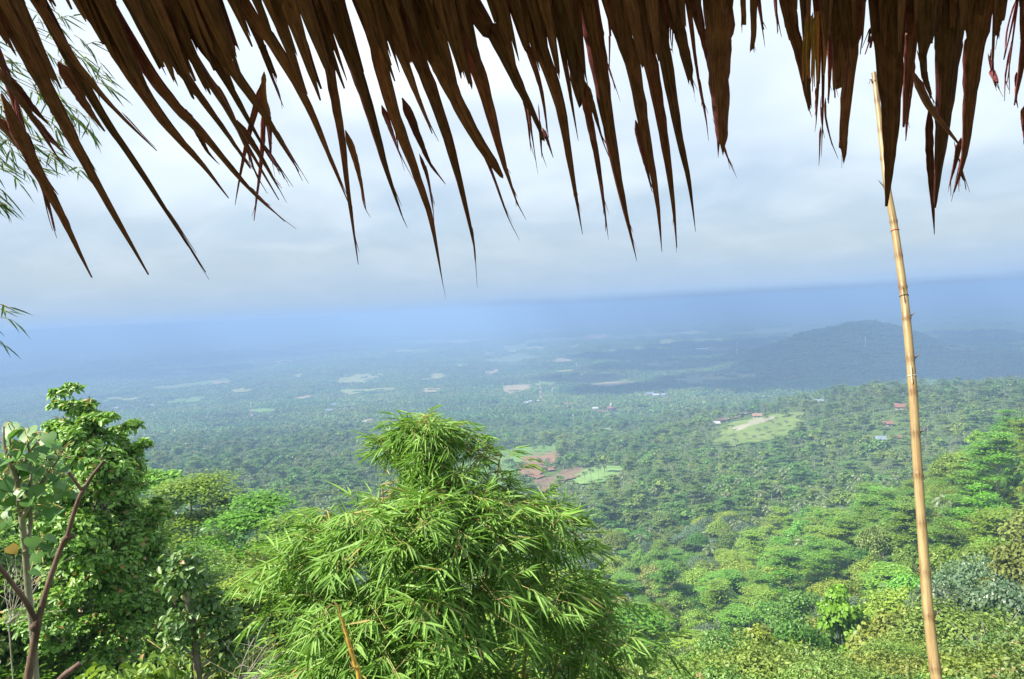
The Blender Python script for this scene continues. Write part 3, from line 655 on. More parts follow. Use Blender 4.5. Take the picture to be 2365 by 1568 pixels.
# ---- filling trees and shrubs of the near slope, kept below the line the photograph shows
def near_fill():
    x, y = scatter(17, 60, 3.0, AZL, AZH); k = 0
    kinds = dict(nb=("leafy_tree", "tree", "glossy green leafy tree"), nm=("leafy_tree", "tree", "brownish mottled leafy tree"), no=("leafy_tree", "tree", "pale olive leafy tree"), nu2=("umbrella_tree", "tree", "feathery flat layered tree"),
                 ns=("shrub", "shrub", "glossy green shrub"), nw=("shrub", "shrub", "bright green weedy shrub"), nx=("shrub", "shrub", "olive shrub"), nbb=("bamboo_thicket", "bamboo", "light green bamboo thicket"))
    ex, ey = [-100, 0, 120, 300, 450, 600, 700, 760, 1350, 1480, 1560, 1700, 2000, 2365, 2500], [1000, 1080, 1120, 1120, 1150, 1200, 1250, 1500, 1560, 1450, 1430, 1440, 1450, 1420, 1420]
    for i in np.argsort(np.hypot(x, y)):
        d = math.hypot(x[i], y[i]); g = float(ground(x[i], y[i])); u, v = project(np.array([[x[i], y[i], g]])); u = float(u[0])
        if u < -120 or u > 2480 or 780 < u < 1330: continue
        if any((x[i] - a) ** 2 + (y[i] - b) ** 2 < (r * .6) ** 2 for a, b, r in taken): continue
        env = np.interp(u, ex, ey) + R.uniform(0, 90) + (60 - d) * 2.0; zt = at(u, float(env), d)[2]; h = zt - g
        if h < 1.0: continue
        key = R.choice(['ns', 'nw', 'nx', 'ns', 'nbb']) if h < 3.2 else R.choice(['nb', 'nm', 'no', 'nb', 'nu2', 'no', 'nbb']); h = min(h, 9 if key in ('nb', 'nm', 'no', 'nu2') else 6)
        sz = h / P_[key]['H']; sx = min(1.5, max(.65, sz)) * R.uniform(.85, 1.1)
        nm, ct, lb = kinds[key]; hz = "in the lower left corner" if u < 260 else "below the dense left tree" if u < 480 else "between the dense left tree and the bamboo" if u < 800 else "at the bamboo's lower right" if u < 1560 else "at the bottom left of the lime green tree" if u < 1880 else "at the bottom near the pole" if u < 2200 else "in the lower right corner"
        adj = "tall" if h > 6 else "low" if h < 3 else "medium sized"; dep = "nearest to the viewer" if d < 26 else "farther down the slope" if d > 42 else "on the near slope"
        place(key, x[i], y[i], sx, sz, nm, ' '.join((adj.replace('medium sized', 'middling') + ' ' + lb + ' ' + hz + ', ' + dep.replace('nearest to the viewer', 'nearest row').replace('farther down the slope', 'farther down').replace('on the near slope', 'middle row')).split()), ct, adj + ' ' + lb + 's ' + hz + ' ' + dep); taken.append((x[i], y[i], 2.2)); k += 1
    print("near fill", k)
# ---- the forest of the slopes: nearest trees as single trees, the rest as one mass
def scatter(d0, d1, sp, azlo, azhi):
    n = int((azhi - azlo) * (d1 * d1 - d0 * d0) / 2 / (sp * sp) * 2.2)
    a = azlo + (azhi - azlo) * rng.random(n); d = np.sqrt(d0 * d0 + (d1 * d1 - d0 * d0) * rng.random(n))
    x, y = d * np.sin(a), d * np.cos(a); cell = {}; keep = []
    for i in range(n):
        cx_, cy2 = int(x[i] // sp), int(y[i] // sp); ok = True
        for ii in (-1, 0, 1):
            for jj in (-1, 0, 1):
                for q in cell.get((cx_ + ii, cy2 + jj), ()):
                    if (x[q] - x[i]) ** 2 + (y[q] - y[i]) ** 2 < (sp * .82) ** 2: ok = False
        if ok: cell.setdefault((cx_, cy2), []).append(i); keep.append(i)
    return x[keep], y[keep]
def clear_of(x, y, h):
    g = ground(x, y); d = np.hypot(x, y); ok = np.ones(len(x), bool)
    P1 = np.stack([x, y, g + h * .75], 1); P0 = np.stack([x, y, g], 1); u1, v1 = project(P1); u0, v0 = project(P0)
    for poly, dn, df in CLEAR:
        inn = (in_poly(u1, v1, poly) | in_poly(u0, v0, poly)) & (d > dn) & (d < df); ok &= ~(inn & ((rng.random(len(x)) > .10) | (len(poly) == 4)))
    for tx, ty, r in taken: ok &= (x - tx) ** 2 + (y - ty) ** 2 > r * r
    return ok
AZL, AZH = math.radians(-42), math.radians(42)

near_fill()
# houses and towers claim their ground before the forest is planted
HOUSES = [  # px, py of base, distance hint by cast; width m, roof colour, wall colour, label
 (2083, 946, 17, 'redroof', "red roofed house with an upswept gable on the ridge just left of the pole"),
 (2030, 1022, 15, 'zinc', "house with a pale blue metal roof among trees left of the pole"),
 (2070, 1018, 10, 'redroof', "small red roofed hut right of the pale blue metal roof"),
 (2050, 985, 12, 'redroof', "dull red roofed house half hidden in trees below the ridge house"),
 (1402, 1002, 12, 'white', "white two storey house on the wooded slope right of the bamboo top"),
 (1376, 946, 16, 'white', "white walled house left of the mosque"),
 (1390, 954, 14, 'redroof', "red roofed house between the white walled house and the mosque"),
 (1362, 966, 16, 'redroof', "low red roofed house furthest below the mosque"),
 (1308, 935, 18, 'redroof', "orange roofed village house left of the mosque's village"),
 (1330, 940, 14, 'redroof', "small orange roofed house right of the larger orange roofed one"),
 (1215, 932, 14, 'white', "white house in the trees left of the lattice tower's foot"),
 (1224, 930, 12, 'white', "second white house at the lattice tower's foot"),
 (1245, 928, 12, 'white', "small white hut right beside the lattice tower's foot"),
 (1500, 912, 26, 'zinc', "long pale metal shed on the valley floor above the palms"),
 (1515, 915, 20, 'white', "white shed beside the long pale metal shed"),
 (1536, 914, 22, 'zinc', "bright metal roof at the right end of the valley village"),
 (1340, 876, 18, 'white', "white house by the pale village clearing"),
 (1335, 884, 20, 'redroof', "brick red house beside the pale village clearing"),
 (1348, 866, 22, 'zinc', "metal roofed barn above the pale village clearing"),
 (1220, 836, 28, 'white', "white building standing alone on the plain above the orange field"),
 (1892, 932, 14, 'zinc', "long metal roof at the foot of the wooded ridge below the hill"),
 (1750, 965, 14, 'brownroof', "brown roofed field hut on the ploughed strip"),
 (1652, 983, 13, 'white', "small pale house at the left end of the grassy clearing"),
 (840, 978, 16, 'white', "small white house in the clearing left of the bamboo top"),
 (790, 948, 24, 'zinc', "pale metal roof in the left valley village"),
 (812, 947, 18, 'white', "white house in the middle of the left valley village"),
 (760, 951, 22, 'zinc', "low metal roofed house at the left end of the valley village"),
 (775, 938, 26, 'zinc', "long bright roof above the left valley village"),
 (270, 945, 24, 'white', "white house on the plain right of the dense left tree"),
 (300, 943, 26, 'white', "second white house right of the dense left tree"),
 (345, 940, 30, 'white', "white roofed row on the left plain"),
]
RM = dict(redroof=plain_mat("red_tile_roof", (.16, .075, .05), (.25, .125, .09), 1.5), zinc=plain_mat("metal_roof", (.13, .17, .21), (.23, .27, .31), .8, rough=.6, spec=.3),
          white=plain_mat("white_sheet_roof", (.30, .30, .29), (.46, .46, .44), .8), brownroof=plain_mat("brown_tile_roof", (.2, .12, .08), (.32, .2, .13), 1.5))
WALLM = plain_mat("plaster_wall", (.26, .25, .22), (.36, .34, .31), 1); WINM = plain_mat("window_glass", (.03, .04, .05), (.06, .07, .08), 1, rough=.2, spec=.6)
def box(mb, a, b, mi=0):
    (x0, y0, z0), (x1, y1, z1) = a, b
    mb.add([(x0, y0, z0), (x1, y0, z0), (x1, y1, z0), (x0, y1, z0), (x0, y0, z1), (x1, y0, z1), (x1, y1, z1), (x0, y1, z1)],
           [(3, 2, 1, 0), (4, 5, 6, 7), (0, 1, 5, 4), (1, 2, 6, 5), (2, 3, 7, 6), (3, 0, 4, 7)], mi)
def house(px, py, w, roof, label, dscale=1.0, hgt=None, dist=None):
    p, d = cast(px, py); w *= .72
    two = 'two storey' in label
    h = hgt or (6.2 if two else 3.4); dp = w * .62; rh = w * .2; wall = MB(); rf = MB()
    e = empty("house", p + [0, 0, -.4], label, "house", "houses of the valley", rz=R.uniform(-.4, .4) - math.atan2(p[0], p[1]))
    # stilts of ground fall: plinth goes into the slope; roof must clear the nearest bushes
    box(wall, (-w / 2, -dp / 2, -1.5), (w / 2, dp / 2, h)); wall.add([(-w / 2, -dp / 2, h), (-w / 2, dp / 2, h), (-w / 2, 0, h + rh * .97), (w / 2, -dp / 2, h), (w / 2, dp / 2, h), (w / 2, 0, h + rh * .97)], [(0, 1, 2), (3, 5, 4)])
    ov, t = .7, .18; y1 = dp / 2 + ov; zl = h - rh * ov / (dp / 2); up = .9 if 'upswept' in label else 0
    for s in (-1, 1):
        V = [(-w / 2 - ov, s * y1, zl), (w / 2 + ov, s * y1, zl), (w / 2 + ov, 0, h + rh + up), (0, 0, h + rh), (-w / 2 - ov, 0, h + rh + up)]
        V2 = [(a, b, c + t) for a, b, c in V]; F = [(0, 1, 2, 3, 4), (9, 8, 7, 6, 5), ]; rf.add(V + V2, F); rf.add(V + V2, [(0, 5, 6, 1), (1, 6, 7, 2), (4, 9, 5, 0)])
    wall.build("wall", WALLM, e); rf.build("roof", RM[roof], e)
    for k in range(2 if w < 20 else 4):
        wn = MB(); x = -w / 2 + w * (k + .6) / (2.3 if w < 20 else 4.3); box(wn, (x - .6, -dp / 2 - .03, 1.1), (x + .6, -dp / 2 + .05, 2.3)); wn.build("window", WINM, e)
    dr = MB(); box(dr, (w * .36, -dp / 2 - .03, 0), (w * .36 + .95, -dp / 2 + .05, 2.1)); dr.build("door", RM['brownroof'], e)
    wpx = w / d * FPX; CLEAR.append(([(px - wpx * .6, py + wpx * .25), (px - wpx * .6, py - wpx * .7), (px + wpx * .6, py - wpx * .7), (px + wpx * .6, py + wpx * .25)], d * .80, d * 1.02)); taken.append((p[0], p[1], w * .8))
    return e
for h in HOUSES: house(*h)
def mosque():
    px, py = 1412, 950; p, d = cast(px, py); e = empty("mosque", p, "small mosque with a white pointed dome in the valley village", "mosque"); e.rotation_euler[2] = -math.atan2(p[0], p[1])
    w = MB(); box(w, (-9, -7, -1), (9, 7, 5.5)); w.build("wall", WALLM, e)
    r = MB(); r.add([(-10, -8, 5.5), (10, -8, 5.5), (10, 8, 5.5), (-10, 8, 5.5), (-4, -3, 9), (4, -3, 9), (4, 3, 9), (-4, 3, 9)], [(0, 1, 5, 4), (1, 2, 6, 5), (2, 3, 7, 6), (3, 0, 4, 7), (4, 5, 6, 7), (3, 2, 1, 0)]); r.build("roof", RM['redroof'], e)
    prof = [(2.6, 9), (2.6, 10.6), (3.1, 11.6), (3.0, 13.2), (2.2, 14.8), (1.0, 16.2), (.3, 17.6), (.12, 20)]; a = np.arange(14) * 2 * math.pi / 14
    V = np.concatenate([np.stack([r_ * np.cos(a), r_ * np.sin(a), np.full(14, z)], 1) for r_, z in prof]); F = [(k * 14 + j, k * 14 + (j + 1) % 14, (k + 1) * 14 + (j + 1) % 14, (k + 1) * 14 + j) for k in range(len(prof) - 1) for j in range(14)]
    dm = MB(); dm.add(V, F); dm.build("dome", RM['white'], e, smooth=True)
    for k in range(3):
        wn = MB(); box(wn, (-6 + k * 5, -7.04, 1), (-4.4 + k * 5, -6.95, 3.6)); wn.build("window", WINM, e)
    CLEAR.append(([(px - 24, py + 6), (px - 24, py - 24), (px + 24, py - 24), (px + 24, py + 6)], d * .8, d * 1.02)); taken.append((p[0], p[1], 16))
mosque()
STEEL_R = plain_mat("red_painted_steel", (.55, .2, .15), (.6, .25, .18), 1, rough=.5); STEEL_W = plain_mat("white_painted_steel", (.75, .75, .74), (.85, .85, .84), 1, rough=.5)
def lattice_tower(px, py, ptop, label, scale_w=1.0, flagged=True):
    p, d = cast(px, py); H = (py - ptop) / FPX * d * .98
    e = empty("lattice_tower", p, label, "tower"); e.rotation_euler[2] = .5
    nb = 8; w0, w1 = H * .055 * scale_w, H * .016 * scale_w; mbs = [MB(), MB()]; th = max(.25, H * .006)
    for k in range(nb):
        mb = mbs[k % 2]; z0, z1 = H * k / nb, H * (k + 1) / nb; a, b = w0 + (w1 - w0) * k / nb, w0 + (w1 - w0) * (k + 1) / nb
        cs = [(-1, -1), (1, -1), (1, 1), (-1, 1)]
        for i, (sx, sy) in enumerate(cs):
            nx, ny = cs[(i + 1) % 4]
            tube(mb, [(sx * a, sy * a, z0), (sx * b, sy * b, z1)], th, 4); tube(mb, [(sx * a, sy * a, z0), (nx * b, ny * b, z1)], th * .6, 3)
            tube(mb, [(nx * a, ny * a, z0), (sx * b, sy * b, z1)], th * .6, 3); tube(mb, [(sx * b, sy * b, z1), (nx * b, ny * b, z1)], th * .6, 3)
    mbs[0].build("red_lattice", STEEL_R, e); mbs[1].build("white_lattice", STEEL_W, e)
    for k in range(3):
        an = MB(); a = k * 2.1; c = np.array([math.cos(a), math.sin(a)]) * (w1 + .9); z = H * (.9 - .05 * k); tube(an, [(c[0], c[1], z - 1.4), (c[0], c[1], z + 1.4)], .45, 6); an.build("antenna", STEEL_W, e)
    wp = 10; CLEAR.append(([(px - wp, py + 3), (px - wp, ptop), (px + wp, ptop), (px + wp, py + 3)], d * .9, d * 1.02))
lattice_tower(1250, 926, 880, "tall red and white lattice tower on the valley floor above the bamboo")
lattice_tower(582, 966, 930, "lattice tower on the left valley floor")
lattice_tower(1276, 918, 896, "short lattice mast right of the tall red and white tower", .8)
lattice_tower(1703, 822, 790, "faint red lattice tower in front of the hill's left foot")
lattice_tower(1332, 852, 838, "tiny mast on the plain above the village clearing")
lattice_tower(1999, 805, 780, "faint lattice tower on the face of the hill")
SHEDM = plain_mat("bright_shed_roof", (.88, .9, .93), (1, 1, 1), .01, rough=.6)
def shed(px, py, wpx, label, hpx=2.0):
    p, d = cast(px, py); w = wpx / FPX * d; dp = min(w * .5, 120 * d / 9000); h = max(8.0, hpx / FPX * d * .8); mb = MB()
    e = empty("factory_shed", p, label, "factory", "bright factory sheds on the plain"); e.rotation_euler[2] = -math.atan2(p[0], p[1]) + R.uniform(-.1, .1)
    box(mb, (-w / 2, -dp / 2, -3), (w / 2, dp / 2, h * .8)); mb.build("wall", WALLM, e)
    r = MB(); r.add([(-w / 2 - 2, -dp / 2 - 2, h * .8), (w / 2 + 2, -dp / 2 - 2, h * .8), (w / 2 + 2, 0, h * 1.15), (-w / 2 - 2, 0, h * 1.15), (w / 2 + 2, dp / 2 + 2, h * .8), (-w / 2 - 2, dp / 2 + 2, h * .8)], [(0, 1, 2, 3), (3, 2, 4, 5), (0, 5, 4, 1)]); r.build("roof", SHEDM, e)
for s in [(741, 800, 30, "long white shed on the hazy plain, leftmost of the bright sheds", 2), (839, 792, 32, "long white shed right of the leftmost one", 2), (966, 819, 36, "long white shed nearest to the camera among those above the bamboo", 2.5),
          (1000, 815, 14, "short pale shed beside the nearest long white one", 4), (1090, 795, 20, "faint white shed above the middle of the plain", 1.5), (1118, 793, 18, "faint shed right of the middle of the plain", 1.5),
          (1622, 809, 26, "white shed in front of the hill's left foot", 3), (2080, 772, 10, "small white shed behind the hill's shoulder", 2),
          (1570, 727, 40, "pale sheds row, left end of the bright industrial strip", 2), (1610, 724, 36, "pale shed in the left half of the industrial strip", 2), (1650, 722, 40, "long bright shed in the middle of the industrial strip", 3),
          (1690, 724, 30, "bright shed just right of the strip's middle", 3), (1715, 717, 40, "upper bright shed of the industrial strip", 2), (1745, 718, 26, "small shed between the strip's two long bright roofs", 2),
          (1790, 716, 50, "long white shed left in the brightest part of the strip", 3), (1830, 712, 46, "upper long white shed in the brightest part of the strip", 3), (1850, 715, 44, "rightmost long white shed of the brightest part", 3),
          (2005, 692, 40, "white shed far behind the hill's top", 2), (2045, 690, 30, "white shed right of the one far behind the hill's top", 2), (2110, 688, 30, "white shed right behind the pole", 4),
          (2130, 690, 16, "small white shed right of the pole", 3), (2300, 680, 50, "pale far sheds near the right edge", 3), (2350, 678, 24, "bright far shed at the right edge", 3), (2210, 683, 40, "faint far shed between pole and right edge", 2)]: shed(*s)

def clearing_palms():
    for pts, lab, grp in (([(1640, 1022), (1660, 1030), (1676, 1012), (1692, 998), (1722, 1018), (1742, 1030), (1770, 1004), (1786, 1022), (1800, 1000), (1815, 988), (1838, 1004), (1850, 985), (1866, 975), (1752, 1010), (1700, 1040)], "coconut palm standing on the yellow green clearing of the ridge", "coconut palms on the ridge clearing"),
        ([(1262, 1082)], "lone coconut palm on the red brown soil patch", None), ([(1238, 1052)], "small lone palm on the upper edge of the red brown soil patch", None), ([(1350, 1118), (1366, 1115), (1382, 1108), (1396, 1104)], "small palm at the lower left of the terraced green plot", "small palms by the terraced plot")):
        for x, y in pts: p, d = cast(x, y); k = R.choice(['p1', 'p2']); sc = R.uniform(.8, 1.0); place(k, p[0], p[1], sc, sc, 'coconut_palm', lab, 'palm', grp); taken.append((p[0], p[1], 3))
clearing_palms()
def plant_forest():
    # zone 1: 60-350 m
    xs, ys, ks = [], [], []
    A = scatter(60, 360, 7.2, AZL, AZH); x, y = A
    ok = clear_of(x, y, 9.0); x, y = x[ok], y[ok]; d = np.hypot(x, y); g = ground(x, y)
    a = np.arctan2(x, y); right = a > azim(760)
    P1 = np.stack([x, y, g + 9], 1); u, v = project(P1); ok = (u > -200) & (u < 2560) & (v < 1900); x, y, d, g, u, v, right = (q[ok] for q in (x, y, d, g, u, v, right))
    f1 = fbm(x / 55, y / 55, 41, 3); f2 = fbm(x / 40, y / 40, 51, 3); keys = []
    for i in range(len(x)):
        r = R.random()
        if f1[i] > .50: k = R.choice(['u1', 'u2', 'u3', 'u1', 'b1', 'bb'])
        elif f1[i] < .36: k = R.choice(['d1', 'b1', 'b2', 'd1', 'o2'])
        elif f2[i] > .47: k = R.choice(['o1', 'o2', 'b3', 'b1', 'o1'])
        else: k = R.choice(['b1', 'b2', 'b3', 'b1', 'u2', 'bb', 's1', 'b2', 'd1'])
        if d[i] > 280 and r < .12: k = R.choice(['p1', 'p2'])
        elif r < .03 and d[i] > 120: k = 'p2'
        keys.append(k)
    # visibility: keep as single trees the nearest ones that are in the frame and not hidden behind nearer ground
    order = np.argsort(d); single = []; hor = {}
    vis = np.zeros(len(x), bool)
    for i in order:
        b = int(u[i] // 24); h = hor.get(b, 1e9)
        inframe = (-60 < u[i] < 2425) and v[i] < 1600
        bamb = 620 < u[i] < 1460 and v[i] > 1230 + abs(u[i] - 1010) * .3      # behind the bamboo
        leftm = u[i] < 640 and v[i] > 1160
        if inframe and v[i] < h - 3 and not bamb and not leftm: vis[i] = True
        hor[b] = min(h, v[i] + 6)
    single = [i for i in order if vis[i]][:235]; ss = set(single)
    NAMES = dict(u='umbrella_tree', b='leafy_tree', o='leafy_tree', d='leafy_tree', p='coconut_palm', s='shrub')
    LAB = dict(u="feathery flat layered tree", b="mid green rounded tree", o="olive green tree", d="dark green tree", p="coconut palm", bb="light green bamboo thicket", s="green shrub")
    GRP = dict(u="feathery trees", b="mid green trees", o="olive trees", d="dark trees", p="palms", bb="bamboo thickets", s="shrubs")
    rest = []
    for i in range(len(x)):
        s = R.choice((.9, 1.1, 1.3, 1.55)) * R.uniform(.85, 1.15) * (.84 if d[i] < 110 else 1); k = keys[i]; s = min(s, 1.0) if k[0] == 'p' else s; sz = s ** .6 * R.uniform(.8, 1.2)
        if i in ss:
            kk = 'bb' if k == 'bb' else k[0]
            hz = ("low on the slope at the left of the bamboo" if u[i] < 700 else "just behind the bamboo top" if u[i] < 1330 else "just right of the bamboo" if u[i] < 1560 else "between bamboo and lime green tree" if u[i] < 1840 else "near the lime green tree" if u[i] < 2060 else "behind the bamboo pole" if u[i] < 2190 else "right of the bamboo pole")
            vz = "at the bottom edge" if v[i] > 1470 else "low on the slope" if v[i] > 1330 else "halfway up the slope" if v[i] > 1210 else "high on the slope" if v[i] > 1110 else "by the sunlit spur crest"
            adj = "tall" if s * sz > .95 else "small" if s * sz < .70 else "middling"
            if u[i] < 700: vz = ""
            place(k, x[i], y[i], s, sz, 'bamboo_thicket' if k == 'bb' else NAMES[k[0]], ' '.join((adj + ' ' + LAB[kk] + ' ' + vz + ', ' + hz).replace(' ,', ',').split()), {'bb': 'bamboo', 'p': 'palm', 's': 'shrub'}.get(kk, 'tree'), GRP[kk] + ' ' + vz + ' ' + hz + ' ' + adj)
        else: rest.append((x[i], y[i], g[i] - .1, k, s, sz))
    # undergrowth shrubs below the trees
    x, y = scatter(34, 300, 4.2, AZL, AZH); ok = clear_of(x, y, 2.5); x, y = x[ok], y[ok]; g = ground(x, y)
    for i in range(len(x)): s = R.uniform(.6, 1.1); rest.append((x[i], y[i], g[i] - .2, R.choice(['s1', 's2', 's3', 's1']), s, s))
    # zone 2: 360-1300 m
    x, y = scatter(360, 1300, 9.0, AZL, AZH); ok = clear_of(x, y, 9.0); x, y = x[ok], y[ok]; g = ground(x, y); d = np.hypot(x, y); a = np.arctan2(x, y)
    ph = fbm(x / 90, y / 90, 71, 3) + .10 * np.clip((a - azim(1250)) / .2, -1, 1)
    for i in range(len(x)):
        pp = .50 if ph[i] > .50 else .20
        if R.random() < pp: k = 'cp' if d[i] > 520 else R.choice(['p1', 'p2']); s = R.uniform(.8, 1.15)
        else: k = R.choice(['cb', 'cc', 'cu', 'cb', 'cu']); s = R.choice((.85, 1.1, 1.3, 1.65)) * R.uniform(.85, 1.15)
        rest.append((x[i], y[i], g[i] - .2, k, s, s ** .7 * R.uniform(.8, 1.2)))
    print("single trees", len(single), "massed", len(rest))
    return rest
rest = plant_forest()
def far_stands():
    rest = []; d = 1280.0; hor = None
    while d < 15000:
        st = 26.0 * max(1.0, d / 2600) ; n = int((AZH - AZL) * d / st)
        a = AZL + (AZH - AZL) * (np.arange(n) + rng.random(n)) / n; dd = d + st * (rng.random(n) - .5)
        x, y = dd * np.sin(a), dd * np.cos(a); ok = clear_of(x, y, 7.0)
        ok &= clearing(x, y) < .5
        x, y = x[ok], y[ok]; g = ground(x, y); s = max(1.0, d / 2600)
        for i in range(len(x)): rest.append((x[i], y[i], g[i] - 1.0, R.choice(['f1', 'f2', 'f3']), s * R.uniform(.75, 1.15), min(s, 2.4) * R.uniform(.7, 1.25)))
        d += st
    print("stands", len(rest)); return rest

def massed(name, items, label, cat):
    keys = sorted({k for *_, k, _, _ in items}); col = bpy.data.collections.new(name + "_kinds")
    for n_, k in enumerate(keys): col.objects.link(bpy.data.objects.new("kind_%02d" % n_, P_[k]['join']))
    me = bpy.data.meshes.new(name); n = len(items); me.vertices.add(n)
    me.vertices.foreach_set("co", np.array([it[:3] for it in items], np.float32).ravel())
    a = me.attributes.new("idx", 'INT', 'POINT'); a.data.foreach_set("value", np.array([keys.index(it[3]) for it in items], np.int32))
    a = me.attributes.new("rot", 'FLOAT_VECTOR', 'POINT'); a.data.foreach_set("vector", np.array([(0, 0, R.random() * 6.28) for it in items], np.float32).ravel())
    a = me.attributes.new("scl", 'FLOAT_VECTOR', 'POINT'); a.data.foreach_set("vector", np.array([(it[4], it[4], it[5]) for it in items], np.float32).ravel())
    o = link(name, me); g = bpy.data.node_groups.new(name + "_scatter", 'GeometryNodeTree')
    g.interface.new_socket("Geometry", in_out='INPUT', socket_type='NodeSocketGeometry'); g.interface.new_socket("Geometry", in_out='OUTPUT', socket_type='NodeSocketGeometry')
    gi, go = g.nodes.new("NodeGroupInput"), g.nodes.new("NodeGroupOutput"); ip = g.nodes.new("GeometryNodeInstanceOnPoints"); ci = g.nodes.new("GeometryNodeCollectionInfo")
    ci.inputs["Collection"].default_value = col; ci.inputs["Separate Children"].default_value = True; ci.inputs["Reset Children"].default_value = True
    def attr(nm, ty):
        q = g.nodes.new("GeometryNodeInputNamedAttribute"); q.data_type = ty; q.inputs["Name"].default_value = nm; return q.outputs["Attribute"]
    g.links.new(gi.outputs[0], ip.inputs["Points"]); g.links.new(ci.outputs[0], ip.inputs["Instance"]); ip.inputs["Pick Instance"].default_value = True
    g.links.new(attr("idx", 'INT'), ip.inputs["Instance Index"]); g.links.new(attr("rot", 'FLOAT_VECTOR'), ip.inputs["Rotation"]); g.links.new(attr("scl", 'FLOAT_VECTOR'), ip.inputs["Scale"])
    g.links.new(ip.outputs[0], go.inputs[0]); md = o.modifiers.new("scatter", 'NODES'); md.node_group = g
    tag(o, label, cat, kind="stuff"); return o
massed("forest", rest, "dense tropical forest with palms covering the slopes and near valley", "forest")
massed("distant_forest", far_stands(), "far-off wooded stands merging into the hazy plain and hill", "forest")

# ------------------------------------------------------------------ thatched roof
def thatch_mat(name, a, b, trans=.12):
    m, N, L = new_mat(name); o = N.new("ShaderNodeOutputMaterial"); geo = N.new("ShaderNodeNewGeometry"); tc = N.new("ShaderNodeTexCoord"); oi = N.new("ShaderNodeObjectInfo")
    mp = N.new("ShaderNodeMapping"); mp.inputs["Scale"].default_value = (16, 1.1, 1); L.new(tc.outputs["UV"], mp.inputs[0])
    ad = N.new("ShaderNodeVectorMath"); ad.operation = 'ADD'; L.new(mp.outputs[0], ad.inputs[0]); L.new(oi.outputs["Location"], ad.inputs[1])
    st = noise(N, L, mp.outputs[0], 1.0, 5, .7); mp2 = N.new("ShaderNodeMapping"); mp2.inputs["Scale"].default_value = (2, 7, 1); L.new(tc.outputs["UV"], mp2.inputs[0]); bl = noise(N, L, mp2.outputs[0], 1.5, 4, .6)
    c = ramp(N, L, math_node(N, L, 'ADD', math_node(N, L, 'MULTIPLY', st, .65), math_node(N, L, 'MULTIPLY', bl, .35)), [(.36, a), (.66, b)])
    isl = geo.outputs["Random Per Island"]; rr = oi.outputs["Random"]
    hs = N.new("ShaderNodeHueSaturation"); L.new(c, hs.inputs["Color"]); L.new(math_node(N, L, 'ADD', .60, math_node(N, L, 'MULTIPLY', math_node(N, L, 'FRACT', math_node(N, L, 'ADD', isl, rr)), .8)), hs.inputs["Value"])
    L.new(math_node(N, L, 'ADD', .494, math_node(N, L, 'MULTIPLY', rr, .009)), hs.inputs["Hue"]); c = hs.outputs[0]
    pr = N.new("ShaderNodeBsdfPrincipled"); L.new(c, pr.inputs["Base Color"]); pr.inputs["Roughness"].default_value = .55; pr.inputs["Specular IOR Level"].default_value = .25
    bp = N.new("ShaderNodeBump"); bp.inputs["Strength"].default_value = .5; bp.inputs["Distance"].default_value = .002; L.new(st, bp.inputs["Height"]); L.new(bp.outputs[0], pr.inputs["Normal"])
    tr = N.new("ShaderNodeBsdfTranslucent"); L.new(mixc(N, L, 1.0, c, (1.5, .75, .4), 'MULTIPLY'), tr.inputs[0])
    mx = N.new("ShaderNodeMixShader"); mx.inputs[0].default_value = trans; L.new(pr.outputs[0], mx.inputs[1]); L.new(tr.outputs[0], mx.inputs[2]); L.new(mx.outputs[0], o.inputs[0]); return m
TH = thatch_mat("dry_palm_thatch", (.105, .026, .030), (.42, .145, .150), .15); THT = thatch_mat("tan_frayed_thatch", (.50, .20, .10), (.85, .44, .26), .3)
RD = unit(RIGHT * .508 - UP * 1.759 + FWD)                 # the fall line of the roof, down and outwards
RE = unit(np.array([1.0, -.08, 0])); RN = unit(np.cross(RE, RD)); RN = RN if RN @ FWD > 0 else -RN
RP = ray(1182.0, 500.0) * 1.45
def on_roof(px, py, lift=0.0):
    v = ray(px, py); t = ((RP + RN * lift) @ RN) / (v @ RN); return v * t[..., None]
def C(k, x, y): return ((k * 800 + x / 2.24) * .97526, y / 2.24 * .97526)     # my tracing sheets -> picture
